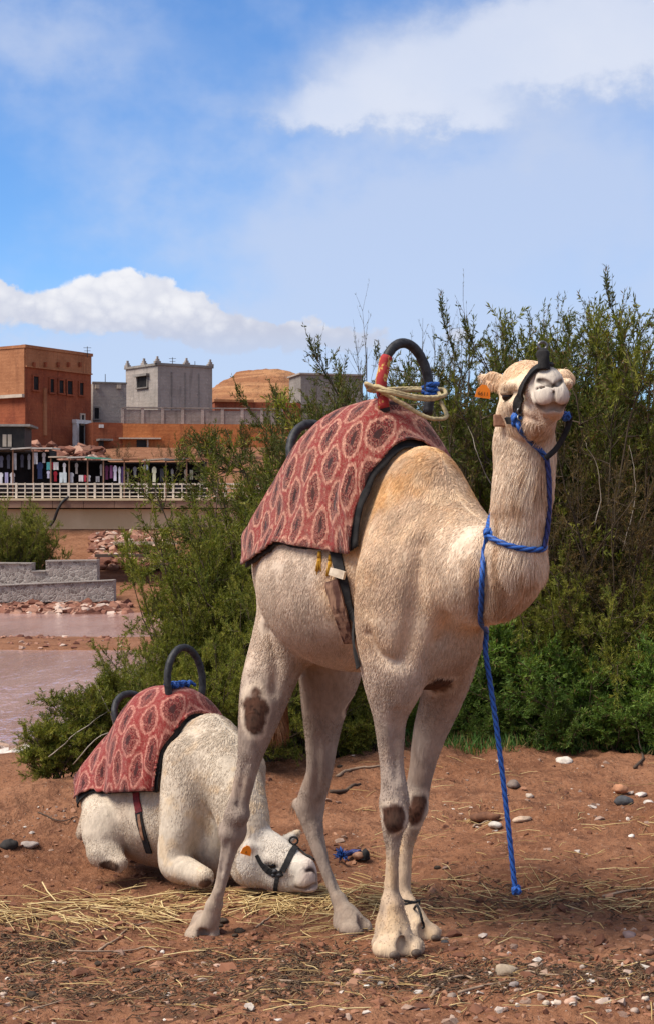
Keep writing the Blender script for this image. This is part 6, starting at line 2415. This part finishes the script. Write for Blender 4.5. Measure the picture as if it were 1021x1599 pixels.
band('upper_strap', fieldB, FB, [(216, 1234), (217, 1252), (220, 1270)], [.032, .032, .036], M_redstrap, gB, 6.5, 8.5, off=.010, thick=.008)
band('strap', fieldB, FB, [(219, 1266), (223, 1290), (229, 1312), (236, 1330)], [.034, .032, .03, .03], M_felt, gB, 6.5, 8.5, off=.008, thick=.008)
band('leather_inlay', fieldB, FB, [(220, 1270), (223, 1290), (228, 1310)], [.012, .014, .012], M_leather, gB, 6.5, 8.5, off=.017, thick=.004)

HFb, HSb, HUb = HEAD_B_AXES
haB = empty('halter', FB.w(HEAD_B)[0], label='black strap halter on the head resting on the soil', cat='halter', group='halters')
band('nose_strap', fieldB, FB, [(490, 1344), (481, 1335), (470, 1327), (461, 1324), (456, 1333), (450, 1347), (443, 1360)], [.018, .02, .022, .024, .026, .026, .024], M_felt, haB, 6.9, 7.7, off=.005, thick=.007)
band('cheek_strap', fieldB, FB, [(400, 1334), (408, 1348), (420, 1360), (434, 1364), (443, 1361)], [.016, .018, .026, .028, .026], M_felt, haB, 6.9, 7.7, off=.005, thick=.007)
band('chin_strap', fieldB, FB, [(437, 1362), (433, 1375), (431, 1390)], [.018, .018, .018], M_felt, haB, 6.9, 7.7, off=.005, thick=.007)
cc = fieldB.hit(FB, 459, 1320, 6.9, 7.7)
rg = [FB.w(cc)[0] + np.array([.018 * math.cos(a), -.01, .022 + .016 * math.sin(a)]) for a in np.linspace(0, 2 * math.pi, 16, endpoint=False)]
tube('buckle_ring', rg, .0045, M_felt, haB, 8, closed=True)
for (x, y) in ((430, 1360), (437, 1366), (428, 1366)):
    c = fieldB.hit(FB, x, y, 6.9, 7.7)
    blob_mesh('buckle', FB.w(c)[0] + np.array([0, -.008, 0]), (.012, .008, .010), M_black, haB, seed=x)
rt = np.array([.92, .2, -.30]); rt /= np.linalg.norm(rt)
upv = np.array([.3, -.05, .95]); upv -= rt * (upv @ rt); upv /= np.linalg.norm(upv)
tpos = P(386, 1328, 7.245)
ear_tag(FB, tpos, rt, upv, (.046, .04), camelB, '6')

# ================================================================== straw, stones, sticks and dung on the soil
r = np.random.default_rng(21)


def scatter_px(n, boxes):
    """random soil points seen inside pixel boxes (x0, x1, y0, y1, share)"""
    sh = np.array([b_[4] for b_ in boxes], float); sh /= sh.sum()
    k = r.choice(len(boxes), n, p=sh)
    B_ = np.array([b_[:4] for b_ in boxes])[k]
    return on_ground(r.uniform(B_[:, 0], B_[:, 1]), r.normal((B_[:, 2] + B_[:, 3]) / 2, (B_[:, 3] - B_[:, 2]) / 3.2))


def straw(name, pts, length, rad, mat, lift=.012, **kw):
    n = len(pts)
    a = r.normal(0, .55, n) + (fbm(pts * np.array([1, 1, 0]), 2.2, 2, 3) - .5) * 3.0 + np.where(r.random(n) < .3, r.uniform(0, 3.14, n), 0)
    L = r.uniform(*length, n)
    d = np.stack([np.cos(a), np.sin(a), np.zeros(n)], 1)
    A = pts - d * (L / 2)[:, None]; B = pts + d * (L / 2)[:, None]
    h1, h2 = r.uniform(.000, lift, n), r.uniform(.000, lift, n)
    A[:, 2] = ground_z(A[:, 0], A[:, 1]) + h1 + .002
    B[:, 2] = ground_z(B[:, 0], B[:, 1]) + h2 + .002
    M_ = (A + B) / 2
    M_[:, 2] = np.maximum(M_[:, 2], ground_z(M_[:, 0], M_[:, 1]) + .003) + r.uniform(0, .006, n)
    M_ += np.stack([-d[:, 1], d[:, 0], d[:, 2]], 1) * r.normal(0, .006, (n, 1))
    ra = r.uniform(*rad, n)
    V1, F1 = sticks_arrays(A, M_, ra, ra, 3)
    V2, F2 = sticks_arrays(M_, B, ra, ra * .7, 3)
    o = mesh_np(name, np.vstack([V1, V2]), np.vstack([F1, F2 + len(V1)]), False, mat)
    t = r.random(n).astype(np.float32)
    at = o.data.attributes.new('tone', 'FLOAT', 'POINT')
    at.data.foreach_set('value', np.concatenate([np.repeat(t, 6), np.repeat(t, 6)]))
    return tag(o, **kw)


def tone_mat(name, stops, rough=.8):
    m, N, b, out = material(name)
    t = N.node('ShaderNodeAttribute', attribute_name='tone').outputs['Fac']
    N.link(N.ramp(t, stops), b.inputs['Base Color'])
    b.inputs['Roughness'].default_value = rough
    return m


M_straw = tone_mat('straw', ((0, (.24, .14, .06)), (.5, (.47, .32, .13)), (1, (.66, .51, .26))))
M_chaff = tone_mat('dark_chaff', ((0, (.04, .024, .016)), (.6, (.10, .06, .035)), (1, (.25, .16, .08))))
straw('straw', scatter_px(520, [(-20, 280, 1405, 1460, 1.2), (180, 540, 1392, 1432, 1.1), (380, 640, 1385, 1435, .9)]), (.05, .22), (.0016, .0032), M_straw, .022, label='yellow straw band strewn in front of the lying camel', cat='straw', kind='stuff')
straw('loose_straw', scatter_px(620, [(600, 1040, 1370, 1450, 1.0), (560, 1040, 1200, 1420, .9), (0, 560, 1430, 1590, .55), (430, 620, 1390, 1470, .6), (500, 1030, 1480, 1595, .35)]), (.03, .17), (.0011, .0023), M_straw, .014, label='loose straw scattered over the trodden soil', cat='straw', kind='stuff')
straw('chaff', scatter_px(4000, [(0, 480, 1500, 1580, 1.0), (440, 1030, 1495, 1555, 1.2), (300, 560, 1470, 1520, .4), (600, 1030, 1380, 1440, .5), (0, 120, 1440, 1520, .4)]), (.008, .04), (.0012, .003), M_chaff, .008, label='dark chaff and dung crumbs trodden into the soil', cat='chaff', kind='stuff')
# crumbs of soil
pts = scatter_px(3800, [(-20, 1040, 1190, 1600, 1), (-20, 1040, 1420, 1600, 1.6)])
M_clod = tone_mat('soil_clod', ((0, (.11, .045, .028)), (.6, (.25, .11, .062)), (1, (.34, .18, .11))), .95)
rubble('soil_clods', pts, r.gamma(1.6, .004, len(pts)) + .003, M_clod, 31, label='crumbs of reddish soil', cat='soil', kind='stuff')
pts = scatter_px(420, [(480, 1040, 1180, 1330, 1), (520, 1040, 1470, 1600, 2), (0, 500, 1480, 1600, .7), (0, 160, 1230, 1330, .5)])
M_peb = stone_mat('pebble_stone', ((0, (.17, .10, .075)), (.4, (.32, .21, .155)), (.7, (.44, .34, .28)), (1, (.62, .56, .49))))
rubble('pebbles', pts, r.gamma(1.8, .004, len(pts)) + .004, M_peb, 32, label='small pebbles scattered over the soil', cat='pebbles', kind='stuff')


def stone(px, py, w_px, colour, label, flat=.55, seed=0, aspect=.8, group='stones on the soil', name='stone'):
    g = on_ground(np.array([px]), np.array([py + w_px * .12]))[0]
    s = w_px * g[1] / FPX / 2
    o = blob_mesh(name, (0, 0, 0), (s, s * aspect, s * flat), mottled('stone_%d_%d' % (px, py), colour, tuple(v * .7 for v in colour), 40, .9, 120, .5, .003), None, seed=int(px + py), rough=.34, n=12)
    o.location = (g[0], g[1], g[2] + s * flat * .35)
    o.rotation_euler = (r.normal(0, .1), r.normal(0, .1), r.uniform(0, 3))
    return tag(o, label, 'stone', group)


ST = [(880, 1186, 26, (.66, .58, .50), 'flat white stone at the soil edge below the herb clumps', .4),
      (967, 1232, 28, (.42, .20, .11), 'orange brown stone behind the dark grey stone', .6),
      (974, 1251, 29, (.07, .07, .075), 'dark grey rounded stone beside the pale stone cluster', .62),
      (1000, 1240, 22, (.60, .52, .46), 'pale flat stone touching the dark grey stone', .4),
      (1012, 1252, 20, (.55, .48, .42), 'pale broken stone at the end of the stone cluster', .4),
      (826, 1243, 14, (.48, .38, .30), 'small tan stone near the blue rope, above the flat slab', .6),
      (800, 1224, 26, (.20, .15, .125), 'grey brown stone right behind the hanging rope', .5),
      (772, 1287, 24, (.56, .50, .44), 'whitish stone lying against the brown log', .45),
      (814, 1278, 30, (.50, .36, .26), 'tan slab lying beside the hanging rope', .35),
      (985, 1306, 12, (.66, .60, .54), 'small white stone alone on bare soil', .55),
      (790, 1516, 37, (.36, .28, .20), 'large speckled tan stone in front of the standing camel', .62),
      (560, 1520, 23, (.50, .30, .22), 'pinkish stone in front of the standing camel\'s front foot', .6),
      (765, 1521, 12, (.50, .42, .34), 'small tan stone touching the large speckled stone', .6),
      (835, 1506, 28, (.40, .28, .21), 'flat brownish stone behind the large speckled stone', .3),
      (910, 1510, 13, (.42, .34, .29), 'small grey tan stone on dark chaff', .6),
      (652, 1550, 16, (.48, .43, .39), 'small white and grey stone beside the forked stick', .6),
      (705, 1555, 16, (.27, .20, .16), 'small brown grey stone under the straight stick', .6),
      (890, 1565, 22, (.50, .31, .22), 'pinkish oval stone, largest of the row of three', .6),
      (870, 1566, 15, (.55, .44, .35), 'pale stone in the middle of the row of three', .6),
      (852, 1566, 14, (.50, .40, .31), 'tan stone at the end of the row of three', .6),
      (802, 1537, 16, (.27, .22, .20), 'grey stone at the end of the straight stick', .6),
      (982, 1460, 26, (.22, .15, .145), 'purplish grey flat stone on the trodden soil', .5),
      (990, 1579, 18, (.40, .30, .24), 'grey tan stone at the lower outer soil', .6),
      (1007, 1560, 15, (.55, .45, .36), 'pale stone beyond the row of three', .6),
      (1010, 1487, 26, (.25, .13, .085), 'reddish brown stone half sunk in the soil', .45),
      (694, 1471, 14, (.055, .055, .06), 'small dark slate stone beside the standing camel\'s front foot', .6),
      (595, 1537, 16, (.25, .22, .20), 'dark grey stone on chaff below the pinkish stone', .6),
      (572, 1540, 13, (.62, .56, .50), 'small white chip beside the dark grey stone on chaff', .5),
      (316, 1531, 22, (.36, .28, .22), 'grey tan rounded flat stone on the dark litter', .45),
      (342, 1508, 16, (.52, .34, .26), 'small pink stone between hind foot and litter', .4),
      (15, 1321, 28, (.035, .030, .028), 'black lump of stone beside the pale flat slab', .7),
      (46, 1318, 30, (.33, .27, .24), 'pale grey slab beside the black lump', .4),
      (6, 1552, 14, (.55, .42, .33), 'small pale stone at the rim of the dark litter', .5),
      (95, 1502, 12, (.42, .28, .2), 'small tan stone above the dark litter', .5)]
for (px, py, w, c_, lab, fl2) in ST:
    stone(px, py, w, c_, lab, fl2)
# brown weathered log
g1, g2 = on_ground(np.array([733, 780]), np.array([1284, 1282]))
p = np.linspace(g1, g2, 8); p[:, 2] += .022 + r.normal(0, .003, 8)
tube('log', p, np.array([.012, .02, .023, .024, .023, .022, .018, .010]), mottled('weathered_log', (.20, .09, .05), (.11, .05, .03), 30, .9, 60, .6, .004), None, 10, label='short weathered brown log lying on the soil near the blue rope', cat='log')


def stick(pix, rad, lab, mat=None, n=6, off=.006):
    px, py = np.array(pix, float).T
    g = on_ground(px, py)
    g[:, 2] += off
    p = catmull(g, 5)
    p[:, 2] = np.maximum(p[:, 2], ground_z(p[:, 0], p[:, 1]) + rad * .5)
    return tube('stick', p, np.linspace(rad, rad * .55, len(p)), mat or M_stick, None, n, label=lab, cat='stick', group='sticks on the soil')


M_stick = mottled('dry_stick', (.36, .26, .18), (.24, .16, .11), 20, .9, 80, .5, .002)
M_stickd = mottled('dark_stick', (.06, .04, .03), (.10, .065, .045), 20, .9)
stick([(672, 1560), (686, 1545), (706, 1530), (726, 1527), (742, 1533)], .006, 'pale crooked stick in front of the standing camel')
stick([(715, 1553), (760, 1541), (796, 1535)], .005, 'straight pale stick ending at the grey stone')
stick([(805, 1525), (840, 1524), (872, 1525)], .004, 'thin straight stick beside the large speckled stone')
stick([(106, 1487), (150, 1488), (200, 1487), (232, 1482), (246, 1489)], .0045, 'long pale stalk lying before the standing camel\'s hind foot')
stick([(155, 1486), (185, 1468), (215, 1447), (260, 1437)], .005, 'pale stalk slanting up to the straw band')
stick([(120, 1458), (160, 1453), (205, 1444)], .004, 'pale stalk lying on the straw band edge')
stick([(435, 1534), (455, 1535), (478, 1538)], .005, 'short white stick on the dark litter')
stick([(30, 1583), (65, 1575), (102, 1564)], .004, 'thin stalk crossing the dark litter')
stick([(190, 1558), (215, 1550), (240, 1542)], .004, 'thin stalk in the middle of the dark litter')
stick([(525, 1214), (548, 1203), (580, 1199), (600, 1197)], .009, 'pale branch on the soil behind the camel\'s legs')
stick([(515, 1238), (540, 1236), (562, 1226)], .012, 'dark branch behind the camel\'s hind legs', M_stickd)
stick([(940, 1402), (985, 1392), (1030, 1388)], .006, 'long pale stalk running out over the trodden soil')
stick([(738, 1293), (752, 1288), (762, 1283)], .006, 'short pale stick against the whitish stone')
stick([(990, 1200), (1000, 1190), (1003, 1183), (996, 1165)], .010, 'crooked bare root at the soil edge', M_stickd)
stick([(60, 1270), (95, 1284), (120, 1277)], .004, 'thin dark tether lying behind the lying camel', M_stickd)
stick([(400, 1450), (420, 1436), (435, 1418)], .004, 'straw stalk pointing at the lying camel\'s head', M_straw if False else M_stick)

# dung lumps
M_dung = mottled('dark_dung', (.025, .018, .014), (.06, .042, .03), 30, .95, 70, .6, .004)
for k, (px, py, w) in enumerate(((350, 1440, 15), (345, 1447, 10), (375, 1456, 16), (368, 1462, 10), (155, 1507, 14), (213, 1517, 12), (51, 1556, 18), (682, 1356, 11), (530, 1198, 9), (672, 1443, 10), (250, 1418, 9), (410, 1445, 9))):
    g = on_ground(np.array([px]), np.array([py]))[0]
    s = w * g[1] / FPX / 2
    o = blob_mesh('dung', (0, 0, 0), (s, s * .85, s * .6), M_dung, None, seed=k + 3, rough=.45, n=9)
    o.location = (g[0], g[1], g[2] + s * .25)
    tag(o, 'dark lump of camel dung lying on the soil', 'dung', 'dung lumps')

# blue rope end with its leather toggle, lying behind the hind legs
bt = empty('rope_toggle', on_ground(np.array([545]), np.array([1346]))[0], label='frayed blue rope end with brown leather toggle on the soil', cat='rope')
g = on_ground(np.array([534.]), np.array([1346.]))[0]
m = MB()
for k in range(60):
    d = unit(r.normal(0, 1, 3) + np.array([-.5, -.2, .5]))
    m.tube([g + np.array([0, 0, .03]), g + np.array([0, 0, .03]) + d * r.uniform(.02, .045)], [.004, .002], 4)
o = m.build('frayed_tuft', M_blue, bt, True)
a = o.data.attributes.new('strand', 'FLOAT', 'POINT'); a.data.foreach_set('value', r.random(len(o.data.vertices)).astype(np.float32))
g2 = on_ground(np.array([536., 550., 562.]), np.array([1345., 1341., 1341.])); g2[:, 2] += .03
rope('toggle_cord', g2, .013, M_navy, bt, pitch=.04)
g3 = on_ground(np.array([560.]), np.array([1343.]))[0]
for k, (dx, dz, s_) in enumerate(((0, .02, (.03, .025, .018)), (.03, .025, (.018, .025, .03)), (.018, .008, (.035, .02, .012)))):
    blob_mesh('leather_toggle', g3 + np.array([dx, 0, dz]), s_, M_leather if k == 0 else M_felt, bt, seed=k, rough=.25)
